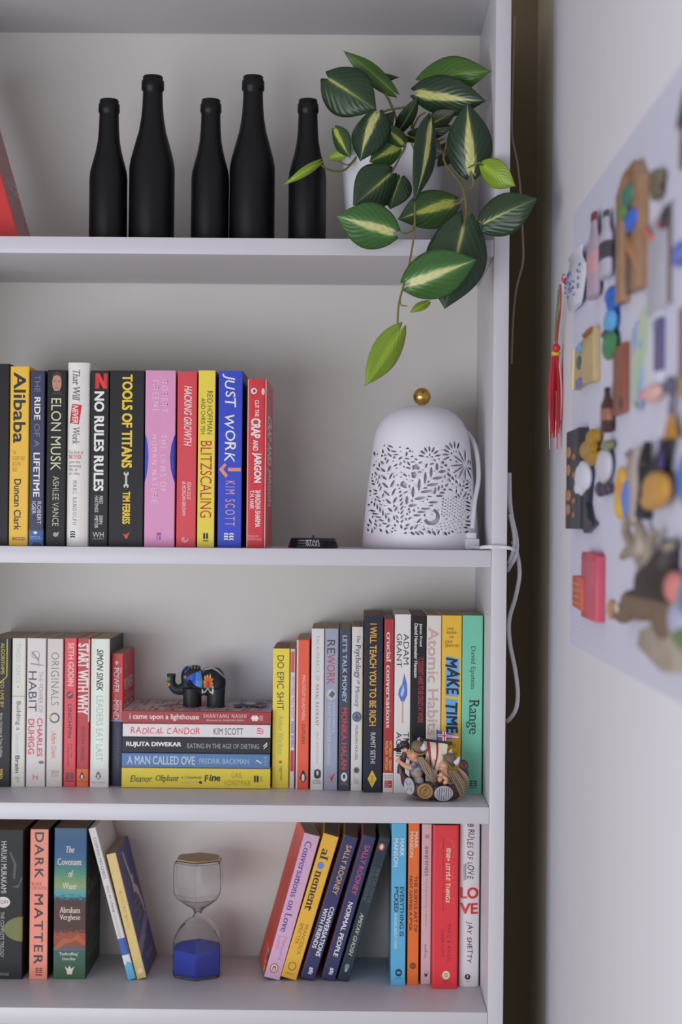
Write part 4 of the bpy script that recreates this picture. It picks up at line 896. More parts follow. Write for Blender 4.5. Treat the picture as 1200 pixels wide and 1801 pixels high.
poly5(*[(715+38*math.cos(math.radians(a)), 652+38*math.sin(math.radians(a))) for a in range(-70, 160, 15)], *[(712+24*math.cos(math.radians(a)), 648+24*math.sin(math.radians(a))) for a in range(150, -71, -20)])
poly5((690, 655), (702, 644), (716, 650), (708, 662), (694, 664))
frond((548, 640), (500, 372), 15, 40, 8); frond((600, 610), (775, 412), 13, 58, 10); frond((622, 650), (772, 520), 9, 46, 8)
frond((505, 610), (455, 470), 9, 26, 6); frond((575, 690), (565, 520), 9, 26, 6); frond((530, 690), (440, 590), 7, 34, 7)
for k in range(7): slit((517+k*5, 330+k*9), (545+k*5, 345+k*6), 6)
for k in range(6): slit((560+k*2, 362+k*12), (592-k*2, 345+k*13), 7)
for k in range(5): slit((516, 340+k*13), (530+k*5, 362+k*12), 6)
for a in range(-170, -5, 13):
    v = Vector((math.cos(math.radians(a)), math.sin(math.radians(a)))); slit(Vector((706, 388))+v*24, Vector((706, 388))+v*(60 if a % 2 else 52), 7)
burst((706, 388), 5, 19, 7, 5, 180, 360)
poly5((628, 425), (648, 418), (664, 432), (656, 444), (642, 436), (630, 446)); poly5((624, 456), (640, 450), (650, 466), (640, 482), (626, 478)); poly5((660, 420), (676, 426), (684, 440), (668, 452), (662, 440))
poly5((578, 500), (590, 492), (606, 508), (602, 526), (586, 522), (574, 512)); poly5((580, 535), (592, 532), (598, 548), (586, 552))
for k in range(4): poly5((786+k*20, 450+k*16), (803+k*16, 462+k*16), (800+k*18, 477+k*14), (785+k*18, 466+k*15))
for k in range(4): poly5((766+k*24, 482+k*6), (784+k*22, 486+k*5), (782+k*22, 502+k*3), (770+k*22, 498+k*4))
for i in range(9):
    for j in range(6): dot(768+i*12-j*1.5, 570+j*14+(i % 2)*6, 3.6-.12*i)
for r in (128, 146, 164):
    for i in range(14):
        a = math.radians(20+i*8); dot(745+r*math.cos(a)*.9, 590+r*math.sin(a)*.72, 2.8)
for k in range(9): slit((830+k*6, 590-k*5), (856+k*5, 566-k*6), 6)
for k in range(8): slit((868, 560+k*18), (900, 575+k*16), 6)
frond((612, 716), (720, 700), 6, 30, 8, 45); frond((690, 705), (800, 716), 6, 30, 8, 45); frond((585, 716), (615, 640), 5, 26, 7); frond((480, 700), (545, 712), 5, 24, 7, 50)
for k in range(8): slit((450+k*9, 625+k*8), (490+k*7, 640+k*7), 7)
for k in range(6): slit((436+k*12, 660+k*9), (452+k*12, 690+k*5), 6)
for k in range(8): slit((640+k*9, 690-k*9), (662+k*8, 668-k*9), 7)
rh = random.Random(3)
for i in range(140): dot(rh.uniform(430, 905), rh.uniform(330, 725), rh.uniform(2.4, 4))
for i in range(1100):
    x, y = rh.uniform(430, 900), rh.uniform(345, 720); a = rh.uniform(0, PI); l_ = 15 if i > 500 else 24; slit((x, y), (x+l_*math.cos(a), y+l_*math.sin(a)), 6)
def half_sheet():
    cu = bpy.data.curves.new('t', 'CURVE'); cu.dimensions = '2D'; cu.fill_mode = 'FRONT'
    e = 90*PI/2
    for pl in [[(-e, HA), (e, HA), (e, HB), (-e, HB)]]+holes:
        s = cu.splines.new('POLY'); s.points.add(len(pl)-1); s.use_cyclic_u = True
        for p, (x, y) in zip(s.points, pl): p.co = (x, y, 0, 1)
    o = bpy.data.objects.new('t', cu); me = bpy.data.meshes.new_from_object(o)
    bm = bmesh.new(); bm.from_mesh(me)
    bpy.data.objects.remove(o); bpy.data.curves.remove(cu); bpy.data.meshes.remove(me)
    for i in range(1, 30): clean_bisect(bm, ((-90+i*6)*PI/180*90, 0, 0), (1, 0, 0))
    for h in (25, 60, 90, 120, 150, 165, 180): clean_bisect(bm, (0, h, 0), (0, 1, 0))
    bm.verts.index_update(); bm.verts.ensure_lookup_table()
    r = [(v.co.x/90, v.co.y) for v in bm.verts], [tuple(v.index for v in f.verts) for f in bm.faces]
    bm.free(); return r
hv, hf = half_sheet()
b = MB()
for off in (0, PI):
    b.add([(Rl(h)*kL*math.sin(a+off), -Rl(h)*kL*math.cos(a+off), h*kL) for a, h in hv], hf, m_lamp)
def ringband(prof):
    vs = []; fs = []
    for r, h in prof:
        for j in range(60): a = 2*PI*j/60; vs.append((r*kL*math.sin(a), -r*kL*math.cos(a), h*kL))
    for i in range(len(prof)-1):
        for j in range(60): fs.append((i*60+j, i*60+(j+1) % 60, (i+1)*60+(j+1) % 60, (i+1)*60+j))
    b.add(vs, fs, m_lamp)
ringband([(103.5, 0), (102, 19.99)]+[(Rl(HA), HA)]); ringband([(Rl(HB), HB)]+[p for p in PR if p[1] > HB][:-1]+[(.01, 251)])
o = b.build('shade', lamp, ang=60); o.modifiers.new('sheet', 'SOLIDIFY').thickness = .0009
b = MB(); b.ell((0, 0, 267*kL), 15.6*kL, m_brass, 32, 20); b.lathe([(5*kL, 249*kL), (5*kL, 254*kL), (8*kL, 254.5*kL), (8*kL, 256*kL)], m_brass, 20); b.build('finial', lamp)
b = MB(); b.lathe([((r-9)*kL, h*kL) for r, h in PR if h < 200]+[(60*kL, 222*kL), (0, 226*kL)], M((196, 190, 194), .7, noise=.01), 60); b.build('diffuser', lamp)
m_cord = M((214, 213, 218), .45, noise=.01)
def wp(l): return [P(x, y, Y) for x, y, Y in l]
b = MB(); b.tube([p-lamp.location for p in wp([(815, 758, .135), (826, 766, .13), (838, 792, .115), (842, 840, .10), (835, 884, .085), (831, 930, .072)])], .0033, m_cord, 9); b.build('cord', lamp)
b = MB(); q0 = P(818, 932, .06); q1 = P(843, 963, .06); z0 = Z3+ZE-lamp.location.z
x0 = q0.x-lamp.location.x; x1 = q1.x-lamp.location.x; yy = .055-YLm
b.box(x0, x1, yy, yy+.024, z0, z0+.014, m_cord); b.box(x0+.002, x1-.004, yy+.003, yy+.021, z0+.014, z0+.022, m_cord); b.box(x0+.004, x1-.007, yy+.002, yy+.004, z0+.003, z0+.010, m_cord)
b.build('plug', lamp, bevel=.0012)
b = MB(); zz = Z3+ZE
b.tube([Vector((q0.x+.008, .052, zz+.0028)), Vector((q1.x+.002, .03, zz+.0025)), Vector((-.012, .008, zz+.0035)), Vector((-.003, -.006, zz+.0045)), Vector((SW*.5, -.0050, zz+.0045)), Vector((SW+.004, -.003, zz+.003)), Vector((SW+.012, .02, zz)), P(907, 962, .09)], .0023, m_cord, 9)
tag(b.build('power_cord'), 'white cord running from the plug across the front edge of the bookcase side', 'cord')
b = MB(); b.tube(wp([(896, 832, .06), (897, 880, .055), (901, 912, .05), (908, 944, .05), (909, 966, .05), (904, 984, .05), (897, 996, .06), (894, 1003, .09)]), .0030, m_cord, 9)
b.tube(wp([(897, 905, .045), (904, 940, .04), (904, 962, .04), (898, 982, .042), (895, 990, .06)]), .0022, m_cord, 8)
tag(b.build('extension_cable'), 'white flat cable looping out behind the bookcase side at lamp height', 'cord')
b = MB(); b.tube(wp([(902, 952, .08), (910, 975, .075), (914, 1010, .07), (907, 1050, .07), (896, 1090, .07), (897, 1130, .07), (906, 1176, .07), (911, 1218, .07), (908, 1246, .07), (899, 1262, .08), (893, 1268, .1)]), .0029, m_cord, 9)
tag(b.build('hanging_cable'), 'white cable hanging in the gap below lamp height, looping back at its lower end', 'cord')
m_cord2 = M((176, 160, 140), .5)
b = MB(); b.tube(wp([(906, 30, .2), (904, 90, .2), (902, 150, .18), (901, 235, .16), (910, 285, .14), (916, 340, .12), (920, 420, .12), (920, 462, .12), (909, 506, .13), (903, 560, .15), (900, 640, .16)]), .0016, m_cord2, 8)
tag(b.build('thin_cable'), 'thin beige cable hanging in the dark gap beside the upper bookcase', 'cord')

# ---------------------------------------------------------------- empty display stand (the figure itself is left out)
sc_ = P(551, 960, .07); st = thing('display_stand', 'small glossy black oval display stand with silver lettering beside the lamp', 'stand', (sc_.x, .07, Z3+ZE))
m_st = M((26, 26, 32), .18); m_sil = M((186, 186, 192), .35); ks = mpp(.05)
b = MB(); b.lathe([(44*ks, 0), (44.5*ks, 2*ks), (44.5*ks, 4*ks), (42.5*ks, 5*ks), (43*ks, 6*ks), (43*ks, 9*ks), (41*ks, 10*ks), (41.5*ks, 11*ks), (41.5*ks, 13.5*ks), (40*ks, 14.5*ks), (39.5*ks, 17*ks), (38*ks, 17.6*ks), (0, 17.8*ks)], m_st, 56, sc=(1, .62)); b.build('base', st)
b = MB()
for body, z0, z1, xa, xb in (('STAR', 8.6, 14.2, -12, 12), ('WARS', 2.6, 8.0, -12.5, 12.5)):
    vs, fs = text2d(body, 'b')
    b.add([((xa+(xb-xa)*x)*ks, -.62*45*ks*math.sqrt(1-((xa+(xb-xa)*x)/45)**2)-.0002-s*.00001, (z0+(z1-z0)*y)*ks) for x, y, s in vs], fs, m_sil)
b.build('lettering', st, weld=False)['label'] = 'silver lettering'
b = MB(); b.lathe([(3*ks, 17.5*ks), (3*ks, 19*ks), (1.6*ks, 19.4*ks), (1.6*ks, 23*ks), (0, 23.4*ks)], m_st, 14); b.build('peg', st)

# ---------------------------------------------------------------- painted elephant
YEl = YC+.055; ke = mpp(YEl)/3.871
ec = P(190+650/3.871, 1245, YEl); el = thing('elephant_figurine', 'black wooden elephant with raised trunk and painted blue and flame motifs on the book stack', 'figurine', (ec.x, YEl, stack_top+ZE))
def e3(x, z, y=0): return ((x-650)*ke, y*ke, (488-z)*ke)
b = MB(); dm = m_black
b.ell(e3(700, 322), (102*ke, 84*ke, 102*ke), dm); b.ell(e3(735, 332), (66*ke, 78*ke, 110*ke), dm); b.ell(e3(620, 330), (74*ke, 76*ke, 90*ke), dm)
b.ell(e3(585, 285), (62*ke, 58*ke, 74*ke), dm); b.ell(e3(540, 290), (46*ke, 46*ke, 76*ke), dm); b.ell(e3(590, 225), (40*ke, 40*ke, 18*ke), dm)
b.tube([e3(548, 340), e3(505, 372), e3(462, 372), e3(432, 338), e3(430, 300), e3(430, 268)], [46*ke, 40*ke, 34*ke, 30*ke, 28*ke, 33*ke], dm, 14)
b.ell(e3(520, 375), (36*ke, 32*ke, 34*ke), dm)
for sx, sy in ((570, -38), (578, 38), (738, -38), (728, 38)):
    rr = [58*ke, 55*ke, 57*ke] if sx < 600 else [64*ke, 59*ke, 60*ke]
    b.tube([e3(sx, 360, sy), e3(sx, 430, sy), e3(sx, 487.5, sy)], rr, dm, 16, flat=.85)
def paint_e(co):
    x = 650+co.x/ke; z = 488-co.z/ke; y = co.y/ke
    blk = (34, 35, 38)
    if y > 20 and z > 260: return blk
    rn = math.sin(x*.9+z*.5)
    if 540 < x < 652 and 238 < z < 362:      # ear: blue fan, pale streaks towards its right edge
        t = (x-540)/112; half = 14+46*t+6*math.sin(t*3)
        if abs(z-300+4*t) < half:
            a = (z-300)/(x-520+1)
            if t > .55 and math.sin(a*62) > .25: return (116, 186, 214)
            return (44, 76, 186) if t < .85 or math.sin(a*62) > -.2 else blk
    if 650 < x < 722 and 258 < z < 352:     # flame on the flank
        d = math.hypot((x-687)/36, (z-330)/74)
        a = math.atan2(z-345, x-687); d2 = d*(1+.10*math.sin(a*14))
        if z < 352 and d2 < .36: return (176, 44, 30)
        if d2 < .62: return (208, 86, 34)
        if d2 < .92 and math.sin(a*22) > -.35: return (222, 168, 60)
    if 640 < x < 726 and 338 < z < 400:      # white scallops
        zz_ = 352+34*abs(math.sin((x-650)/76*PI*1.55+.9))
        if abs(z-zz_) < 4.5 or (abs(x-646) < 4 and z > 350) or (abs(x-719) < 4 and 345 < z < 395): return (206, 204, 200)
    if x > 655 and y < 30:                   # pale trim curve over the back
        zt_ = 234-14*math.sin((x-665)/50) if x < 712 else 226+.0072*(x-700)**2
        if abs(z-zt_) < 4.5 and x < 796: return (198, 196, 192)
        if z < zt_-8 and math.sin(x*.35+z*.22) > .62: return (96, 104, 44)
    if 492 < x < 560 and z < 268 and math.sin((x+z)*.22) > .55 and z < 262-(x-492)*.2: return (66, 96, 168)
    if 540 < x < 620 and z < 226 and math.sin(x*.3) > .4: return (150, 130, 60)
    if x < 424 and 280 < z < 388:
        if math.hypot(x-408, z-302) < 14: return (96, 150, 60)
        if math.hypot(x-407, z-340) < 15: return (206, 150, 60) if math.hypot(x-407, z-340) > 6 else (190, 60, 40)
        if math.hypot(x-414, z-374) < 12: return (70, 110, 190)
    return blk
skin_obj('body', b, .00075, el, paint_e, attr_mat(.5, .35), 5)
b = MB(); b.ell(e3(527, 287, -47), (8*ke, 6*ke, 9*ke), M((206, 200, 190), .4)); b.ell(e3(525, 287, -52), (4*ke, 4*ke, 5*ke), m_black); b.build('eye', el)
b = MB()
b.tube([e3(640, 240, -52), e3(652, 300, -72), e3(646, 360, -74), e3(600, 348, -76), e3(550, 305, -60)], 5*ke, m_black, 6); b.build('ear_rim', el)

# ---------------------------------------------------------------- hourglass
YH = PZ(347, 1726, Z5).y+.032; kh = mpp(YH); hc = P(347.5, 1700, YH)
hg = thing('hourglass', 'clear hexagonal glass hourglass with blue sand standing between the leaning books', 'hourglass', (hc.x, YH, Z5+ZE))
def hexr(prof, mat, mb, flip=False):
    """prof: (corner radius px, height px, roundness 0 hexagon .. 1 circle)"""
    n = 48; vs = []; fs = []
    for r, z, q in prof:
        for j in range(n):
            a = 2*PI*j/n-PI/2; m = ((a+PI/2) % (PI/3))-PI/6; hx = math.cos(PI/6)/math.cos(m)
            soft = min(hx, .985)
            rr = r*(soft*(1-q)+q*.93); vs.append((rr*kh*math.cos(a), rr*kh*math.sin(a), z*kh*.93))
    L = len(prof)
    for i in range(L-1):
        for j in range(n): fs.append((i*n+j, i*n+(j+1) % n, (i+1)*n+(j+1) % n, (i+1)*n+j))
    fs.append(tuple(range(n-1, -1, -1))); fs.append(tuple((L-1)*n+j for j in range(n)))
    if flip: fs = [tuple(reversed(f)) for f in fs]
    mb.add(vs, fs, mat)
HG = [(42, 0, 0), (46, 3, 0), (48, 9, 0), (48, 62, 0), (46, 74, .05), (38, 88, .3), (24, 102, .8), (11, 110, 1), (8, 117, 1), (11, 124, 1), (26, 134, .7), (40, 145, .25), (46, 155, .03), (48, 166, 0), (48, 206, 0), (46, 215, 0), (43, 219, 0)]
HI = [(40, 2.5, 0), (45, 6, 0), (46.8, 10, 0), (46.8, 62, 0), (44.8, 73.6, .05), (36.8, 87.2, .3), (22.6, 101, .8), (8.5, 109.3, 1), (4, 117, 1), (8.5, 125, 1), (24.6, 135, .7), (38.8, 145.8, .25), (44.8, 155.4, .03), (46.8, 166.4, 0), (46.8, 205, 0), (44.8, 214, 0), (41, 216.6, 0)]
gm = glass_mat(); b = MB(); hexr(HG, gm, b); hexr(HI, gm, b, True); b.build('glass', hg, weld=False, ang=14)
b = MB(); hexr([(39.3, 3.4, 0), (44.2, 6.8, 0), (46.1, 11.4, 0), (46.1, 52, 0), (37, 57, .3), (20, 62, .8), (2, 66, 1)], M((38, 62, 176), .8, noise=.3, scale=900, bump=.2), b); b.build('sand', hg, ang=28)
b = MB(); hexr([(40.6, 219.2, 0), (41, 220.4, 0), (40.4, 221.2, 0)], M((170, 142, 100), .55, noise=.25, scale=120), b); b.build('cap', hg, ang=28)['label'] = 'gold-brown plate standing in for the warm reflection on the glass top'  # added plate, its brown stands in for the warm reflection on the glass top

# ---------------------------------------------------------------- painted ship figurine with two seated figures
YS = .052; k2 = mpp(YS)/6.667
sc2 = P(680+590/6.667, 1412, YS)
ship = thing('ship_figurine', 'small painted longship ornament with two bearded horned-helmet figures in front of the right-hand books', 'figurine', (sc2.x, YS, Z4+ZE))
def s3(x, z, y=0): return Vector(((x-590)*k2, y*k2, (944-z)*k2))
m_hull = M((78, 50, 50), .45, noise=.2, scale=300); m_dark = M((46, 32, 34), .5); m_silv = M((164, 164, 170), .38, spec=.6, noise=.12, scale=500); m_gold = M((150, 112, 66), .45, noise=.2, scale=500); m_grey = M((112, 112, 118), .5)
m_sail = M((214, 204, 184), .7, noise=.05, scale=300); m_red = M((160, 46, 50), .6); m_horn = M((196, 194, 200), .4); m_helm = M((112, 94, 72), .55, noise=.2, scale=500, bump=.3)
hull = [(150, 520, 600, 12), (175, 590, 760, 55), (240, 690, 850, 105), (330, 745, 905, 140), (450, 765, 935, 155), (590, 770, 944, 158), (720, 760, 944, 150), (810, 735, 935, 125), (870, 690, 900, 85), (905, 640, 830, 40), (925, 560, 700, 12)]
b = MB(); vs = []; fs = []; n = 13
for x, zt_, zb, hw in hull:
    for j in range(n):
        a = PI*j/(n-1); y = -hw*math.cos(a); z = zt_+(zb-zt_)*math.sin(a)**.55
        vs.append(s3(x, z, y))
for i in range(len(hull)-1):
    for j in range(n-1): fs.append((i*n+j, i*n+j+1, (i+1)*n+j+1, (i+1)*n+j))
    fs.append((i*n, (i+1)*n, (i+1)*n+n-1, i*n+n-1))
fs.append(tuple(range(n))); fs.append(tuple(range((len(hull)-1)*n+n-1, (len(hull)-1)*n-1, -1)))
b.add(vs, fs, m_hull)
for sg in (-1, 1):
    b.tube([s3(x, zt_-2, sg*hw) for x, zt_, zb, hw in hull], 9*k2, m_dark, 8, 3)
b.build('hull', ship, ang=55)
b = MB(); b.tube([s3(168, 640), s3(172, 560), s3(196, 460), s3(214, 390), s3(212, 330)], [48*k2, 44*k2, 34*k2, 30*k2, 30*k2], m_hull, 14)
b.ell(s3(205, 300), (58*k2, 30*k2, 44*k2), m_dark); b.ell(s3(160, 330), (50*k2, 26*k2, 30*k2), m_dark); b.ell(s3(112, 362), (34*k2, 22*k2, 20*k2), m_dark); b.ell(s3(140, 382), (34*k2, 20*k2, 14*k2), m_dark)
b.tube([s3(225, 280, -20), s3(245, 250, -26), s3(262, 238, -26)], [14*k2, 10*k2, 3*k2], m_dark, 8); b.tube([s3(225, 280, 20), s3(245, 250, 26), s3(262, 238, 26)], [14*k2, 10*k2, 3*k2], m_dark, 8)
b.ell(s3(156, 312, -26), 7*k2, m_silv, 10, 8); b.ell(s3(244, 320), (24*k2, 16*k2, 50*k2), m_dark)
b.build('dragon_prow', ship)
b = MB(); pts = []
for i in range(26):
    a = -2.2+i*.42; r = 46-i*1.55; pts.append(s3(895+r*math.cos(a), 545+r*math.sin(a)))
b.tube([s3(915, 690), s3(932, 620)]+pts, [30*k2, 26*k2, 20*k2, 15*k2, 10*k2], m_hull, 10, 3); b.build('stern_curl', ship)
b = MB(); b.tube([s3(612, 760, 30), s3(600, 500, 30), s3(590, 250, 30)], 12*k2, m_dark, 10); b.build('mast', ship)
b = MB(); b.tube([s3(405, 244, 10), s3(560, 262, 22), s3(745, 284, 10)], 15*k2, m_dark, 10); b.ell(s3(405, 244, 10), 19*k2, m_dark, 10, 8); b.ell(s3(745, 284, 10), 22*k2, m_dark, 10, 8); b.build('yard', ship)
b = MB()
def sail(u, v):
    xt = 425+285*u; zt_ = 262+30*u; xb = 500+90*u; zb = 560+60*u
    bulge = 60*math.sin(PI*v)*(.5+.5*math.sin(PI*u))
    x = xt+(xb-xt)*v**1.25+22*math.sin(PI*v)*(u); return s3(x, zt_+(zb-zt_)*v, 8-bulge)
us = [0, .14, .27, .36, .52, .62, .72, .86, 1]
for i in range(len(us)-1):
    mt = m_red if i in (1, 4) else m_sail
    for j in range(12):
        q = [(us[i], j/12), (us[i+1], j/12), (us[i+1], (j+1)/12), (us[i], (j+1)/12)]
        b.add([sail(*p) for p in q]+[sail(*p)+Vector((0, 7*k2, 0)) for p in q], [(0, 3, 2, 1), (4, 5, 6, 7), (0, 1, 5, 4), (2, 3, 7, 6)]+([(3, 0, 4, 7)] if i == 0 else [])+([(1, 2, 6, 5)] if i == len(us)-2 else []), mt)
b.build('sail', ship, ang=60)
b = MB(); m_fb = M((60, 70, 130), .5); m_fr = M((186, 50, 62), .5); m_fw = M((214, 208, 212), .5)
def fl(x, z, y): return s3(x, z, y)
def flag_poly(pts, mt, y):
    b.add([fl(x, z, y) for x, z in pts]+[fl(x, z, -y+4) for x, z in pts], [tuple(range(len(pts))), tuple(range(2*len(pts)-1, len(pts)-1, -1))]+[(i, i+len(pts), (i+1) % len(pts)+len(pts), (i+1) % len(pts)) for i in range(len(pts))], mt)
flag_poly([(586, 134), (660, 142), (720, 160), (846, 208), (760, 228), (690, 256), (640, 258), (590, 252)], m_fb, -2)
flag_poly([(588, 178), (700, 184), (838, 200), (836, 218), (700, 212), (590, 206)], m_fw, -4); flag_poly([(650, 142), (690, 150), (692, 256), (652, 258)], m_fw, -4.5)
flag_poly([(588, 184), (700, 190), (842, 205), (700, 205), (590, 199)], m_fr, -6); flag_poly([(662, 144), (680, 148), (682, 256), (664, 258)], m_fr, -6.5)
b.tube([s3(584, 128), s3(590, 262)], 7*k2, m_dark, 8, smooth=False); b.build('flag', ship)
for (x, z, rx, rz, mt, yaw_, kind) in ((265, 768, 72, 104, m_silv, 38, 0), (445, 818, 94, 96, m_gold, 4, 1), (660, 842, 112, 94, m_silv, -8, 2)):
    q = bpy.data.objects.new('shield', None)
    b = MB()
    b.lathe([(0, -20*k2), (.8, -14*k2), (.92, -18*k2), (1.0, -12*k2), (1.0, 2*k2), (0, 2*k2)] if False else [(0, -16), (70, -13), (84, -17), (94, -14), (98, -6), (98, 4), (0, 4)], mt, 36, axis='Z')
    if kind == 2:
        for i in range(-3, 4): b.box(i*24-1.5, i*24+1.5, -1, 1, 0, 1, m_dark) if False else None
    v2 = []
    for (lx, ly, lz) in b.v: v2.append((lx/98*rx*k2, lz*k2, ly/98*rz*k2))
    b.v = v2
    if kind == 0:
        for a in (PI/4, -PI/4): b.add([(math.cos(a)*t*rx*k2-math.sin(a)*w_*rx*k2, -17.5*k2, math.sin(a)*t*rz*k2+math.cos(a)*w_*rz*k2) for t, w_ in ((-.85, -.05), (.85, -.05), (.85, .05), (-.85, .05))], [(0, 1, 2, 3)], m_grey)
    if kind == 1:
        b.tube([Vector((math.cos(a)*.62*rx*k2, -15*k2, math.sin(a)*.62*rz*k2)) for a in [2*PI*i/24 for i in range(25)]], 4*k2, M((96, 72, 46), .5), 6, 1, smooth=False)
        b.tube([Vector((-24*k2, -15*k2, -24*k2)), Vector((6*k2, -17*k2, -10*k2)), Vector((-8*k2, -17*k2, 12*k2)), Vector((20*k2, -15*k2, 30*k2))], 7*k2, M((70, 52, 38), .5), 6)
    if kind == 2:
        for i in range(-3, 4):
            xx = i*.24; hh = math.sqrt(1-xx*xx)*.84
            b.add([(p*rx*k2, -17.5*k2, r_*rz*k2) for p, r_ in ((xx-.02, -hh), (xx+.02, -hh), (xx+.02, hh), (xx-.02, hh))], [(0, 1, 2, 3)], m_dark)
    b.ell((0, -16*k2, 0), (18*k2, 10*k2, 18*k2), m_silv if kind != 1 else m_gold, 14, 8)
    bpy.data.objects.remove(q)
    o = b.build('shield', ship, ang=30); o.location = s3(x, z, -165 if kind else -122); o.rotation_euler = (math.radians(12), 0, math.radians(-yaw_))
SK = (202, 150, 118)
def strands(parent, path, spread, col1, col2, n, seed, name='beard'):
    rnd = random.Random(seed); b = MB()
    for i in range(n):
        ph = rnd.uniform(0, 2*PI); rr = rnd.uniform(.1, 1); q = []
        e_ = rnd.uniform(.75, 1.05)
        for j, (x, z, y) in enumerate(path):
            t = j/(len(path)-1); s_ = spread*(.45+.75*math.sin(PI*min(1, t*1.0+.12)))*rr
            q.append(s3(x+s_*math.cos(ph)+rnd.uniform(-5, 5), z+rnd.uniform(-4, 4)-(1-e_)*60*t, y+s_*.75*math.sin(ph)))
        b.tube(q, [5*k2, 5.5*k2, 4*k2, 1*k2], M(col1 if rnd.random() < .5 else col2, .7), 5, 4)
    return b.build(name, parent)
def hand(b, x, z, y, dx, dz, mt=None):
    """palm, four curled fingers and a thumb at the end of an arm pointing along (dx, dz)"""
    L = math.hypot(dx, dz); dx, dz = dx/L, dz/L
    b.ell(s3(x, z, y), (21*k2, 16*k2, 20*k2), mt)
    for i in range(4):
        o = (i-1.5)*11; ln = (26, 32, 30, 22)[i]
        px, pz = x+dx*12-dz*o, z+dz*12+dx*o
        b.tube([s3(px, pz, y-4), s3(px+dx*ln*.7, pz+dz*ln*.7, y-8), s3(px+dx*ln*.95+4, pz+dz*ln*.95+4, y-2)], [7*k2, 6*k2, 5*k2], mt, 7, 3)
    b.tube([s3(x-dz*16, z+dx*16, y-8), s3(x-dz*26+dx*12, z+dx*26+dz*12, y-14)], [7*k2, 5*k2], mt, 7, smooth=False)
# first figure: shading the eyes, other arm stretched out over the prow
v1 = thing('seated_figure', '', ''); del v1['label']; del v1['category']; v1.parent = ship
b = MB()
b.ell(s3(350, 600, -20), (78*k2, 62*k2, 118*k2), None); b.ell(s3(318, 410, -25), (62*k2, 56*k2, 66*k2), None); b.ell(s3(300, 450, -25), (50*k2, 44*k2, 40*k2), None)
b.ell(s3(256, 425, -25), (22*k2, 16*k2, 16*k2), None); b.ell(s3(340, 480, -22), (40*k2, 36*k2, 50*k2), None); b.ell(s3(348, 405, -78), (14*k2, 10*k2, 20*k2), None)
b.tube([s3(330, 520, -70), s3(275, 560, -85), s3(210, 535, -85), s3(150, 492, -80)], [36*k2, 38*k2, 30*k2, 20*k2], None, 12); hand(b, 142, 484, -80, -1, -.35)
b.tube([s3(330, 520, 30), s3(262, 440, 40), s3(236, 385, -30)], [30*k2, 24*k2, 18*k2], None, 12); hand(b, 226, 362, -48, -1, -.1)
b.ell(s3(370, 720, -60), (64*k2, 48*k2, 60*k2), None)
def paint1(co):
    x = 590+co.x/k2; z = 944-co.z/k2; y = co.y/k2
    if z > 500 and x > 282 or (z > 575):
        if 590 < z < 614: return (172, 140, 96) if math.sin(x*.4) > 0 else (120, 90, 60)
        if 655 < z < 680: return (176, 146, 104)
        return (104, 108, 118) if 520 < z < 560 else (136, 140, 152)
    return (150, 90, 64) if (x < 292 and 446 < z < 456 and x > 262) else SK
skin_obj('body', b, .00042, v1, paint1, attr_mat(.5), 4)
b = MB(); b.ell(s3(283, 395, -76), (12*k2, 6*k2, 8*k2), m_horn, 10, 8); b.ell(s3(279, 396, -82), (6*k2, 4*k2, 7*k2), m_dark, 10, 8); b.tube([s3(262, 376, -70), s3(285, 368, -80), s3(305, 376, -80)], 5*k2, M((150, 110, 70), .7), 6); b.build('eye', v1)
b = MB(); b.ell(s3(372, 330, -25), (98*k2, 74*k2, 78*k2), m_helm, rot=Matrix.Rotation(.35, 3, 'Y')); b.tube([s3(285, 350, -60), s3(340, 395, -98), s3(420, 400, -84), s3(470, 360, -20)], 13*k2, M((142, 112, 70), .5), 8)
b.tube([s3(415, 335, -88), s3(432, 320, -112), s3(430, 285, -120), s3(444, 268, -112)], [34*k2, 32*k2, 20*k2, 4*k2], m_horn, 12); b.tube([s3(372, 275, 40), s3(378, 245, 60), s3(388, 228, 58)], [26*k2, 18*k2, 4*k2], m_horn, 10); b.build('helmet', v1)
strands(v1, [(380, 430, -95), (430, 500, -100), (480, 600, -95), (530, 690, -92), (545, 745, -85)], 46, (112, 92, 76), (158, 136, 114), 130, 2)
# second figure: seated behind, hands folded
v2_ = thing('seated_figure', '', ''); del v2_['label']; del v2_['category']; v2_.parent = ship
b = MB(); b.ell(s3(690, 690, -20), (90*k2, 66*k2, 100*k2), None); b.ell(s3(672, 530, -30), (58*k2, 54*k2, 66*k2), None); b.ell(s3(652, 570, -30), (46*k2, 42*k2, 32*k2), None); b.ell(s3(630, 525, -32), (22*k2, 16*k2, 22*k2), None); b.ell(s3(700, 600, -25), (40*k2, 36*k2, 40*k2), None)
b.tube([s3(740, 640, -70), s3(720, 700, -110), s3(660, 655, -100)], [36*k2, 30*k2, 22*k2], None, 12); hand(b, 640, 640, -105, -1, -.3); b.tube([s3(760, 660, -50), s3(765, 730, -110), s3(715, 722, -125)], [34*k2, 30*k2, 22*k2], None, 12); hand(b, 694, 716, -135, -1, .25)
b.ell(s3(620, 690, -60), (46*k2, 44*k2, 56*k2), None)
def paint2(co):
    x = 590+co.x/k2; z = 944-co.z/k2; y = co.y/k2
    if (z > 610 and x > 705) or z > 770 or (z > 655 and x < 640 and y > -95): return (92, 74, 62)
    if z > 665 and y > -92: return (84, 68, 58)
    if 556 < z < 563 and x < 655: return (150, 84, 70)
    return SK
skin_obj('body', b, .00042, v2_, paint2, attr_mat(.5), 4)
b = MB(); b.ell(s3(668, 505, -82), (13*k2, 6*k2, 10*k2), m_horn, 10, 8); b.ell(s3(663, 506, -88), (6*k2, 4*k2, 7*k2), m_dark, 10, 8); b.tube([s3(650, 482, -78), s3(672, 476, -86), s3(694, 486, -86)], 5*k2, M((150, 110, 70), .7), 6); b.build('eye', v2_)
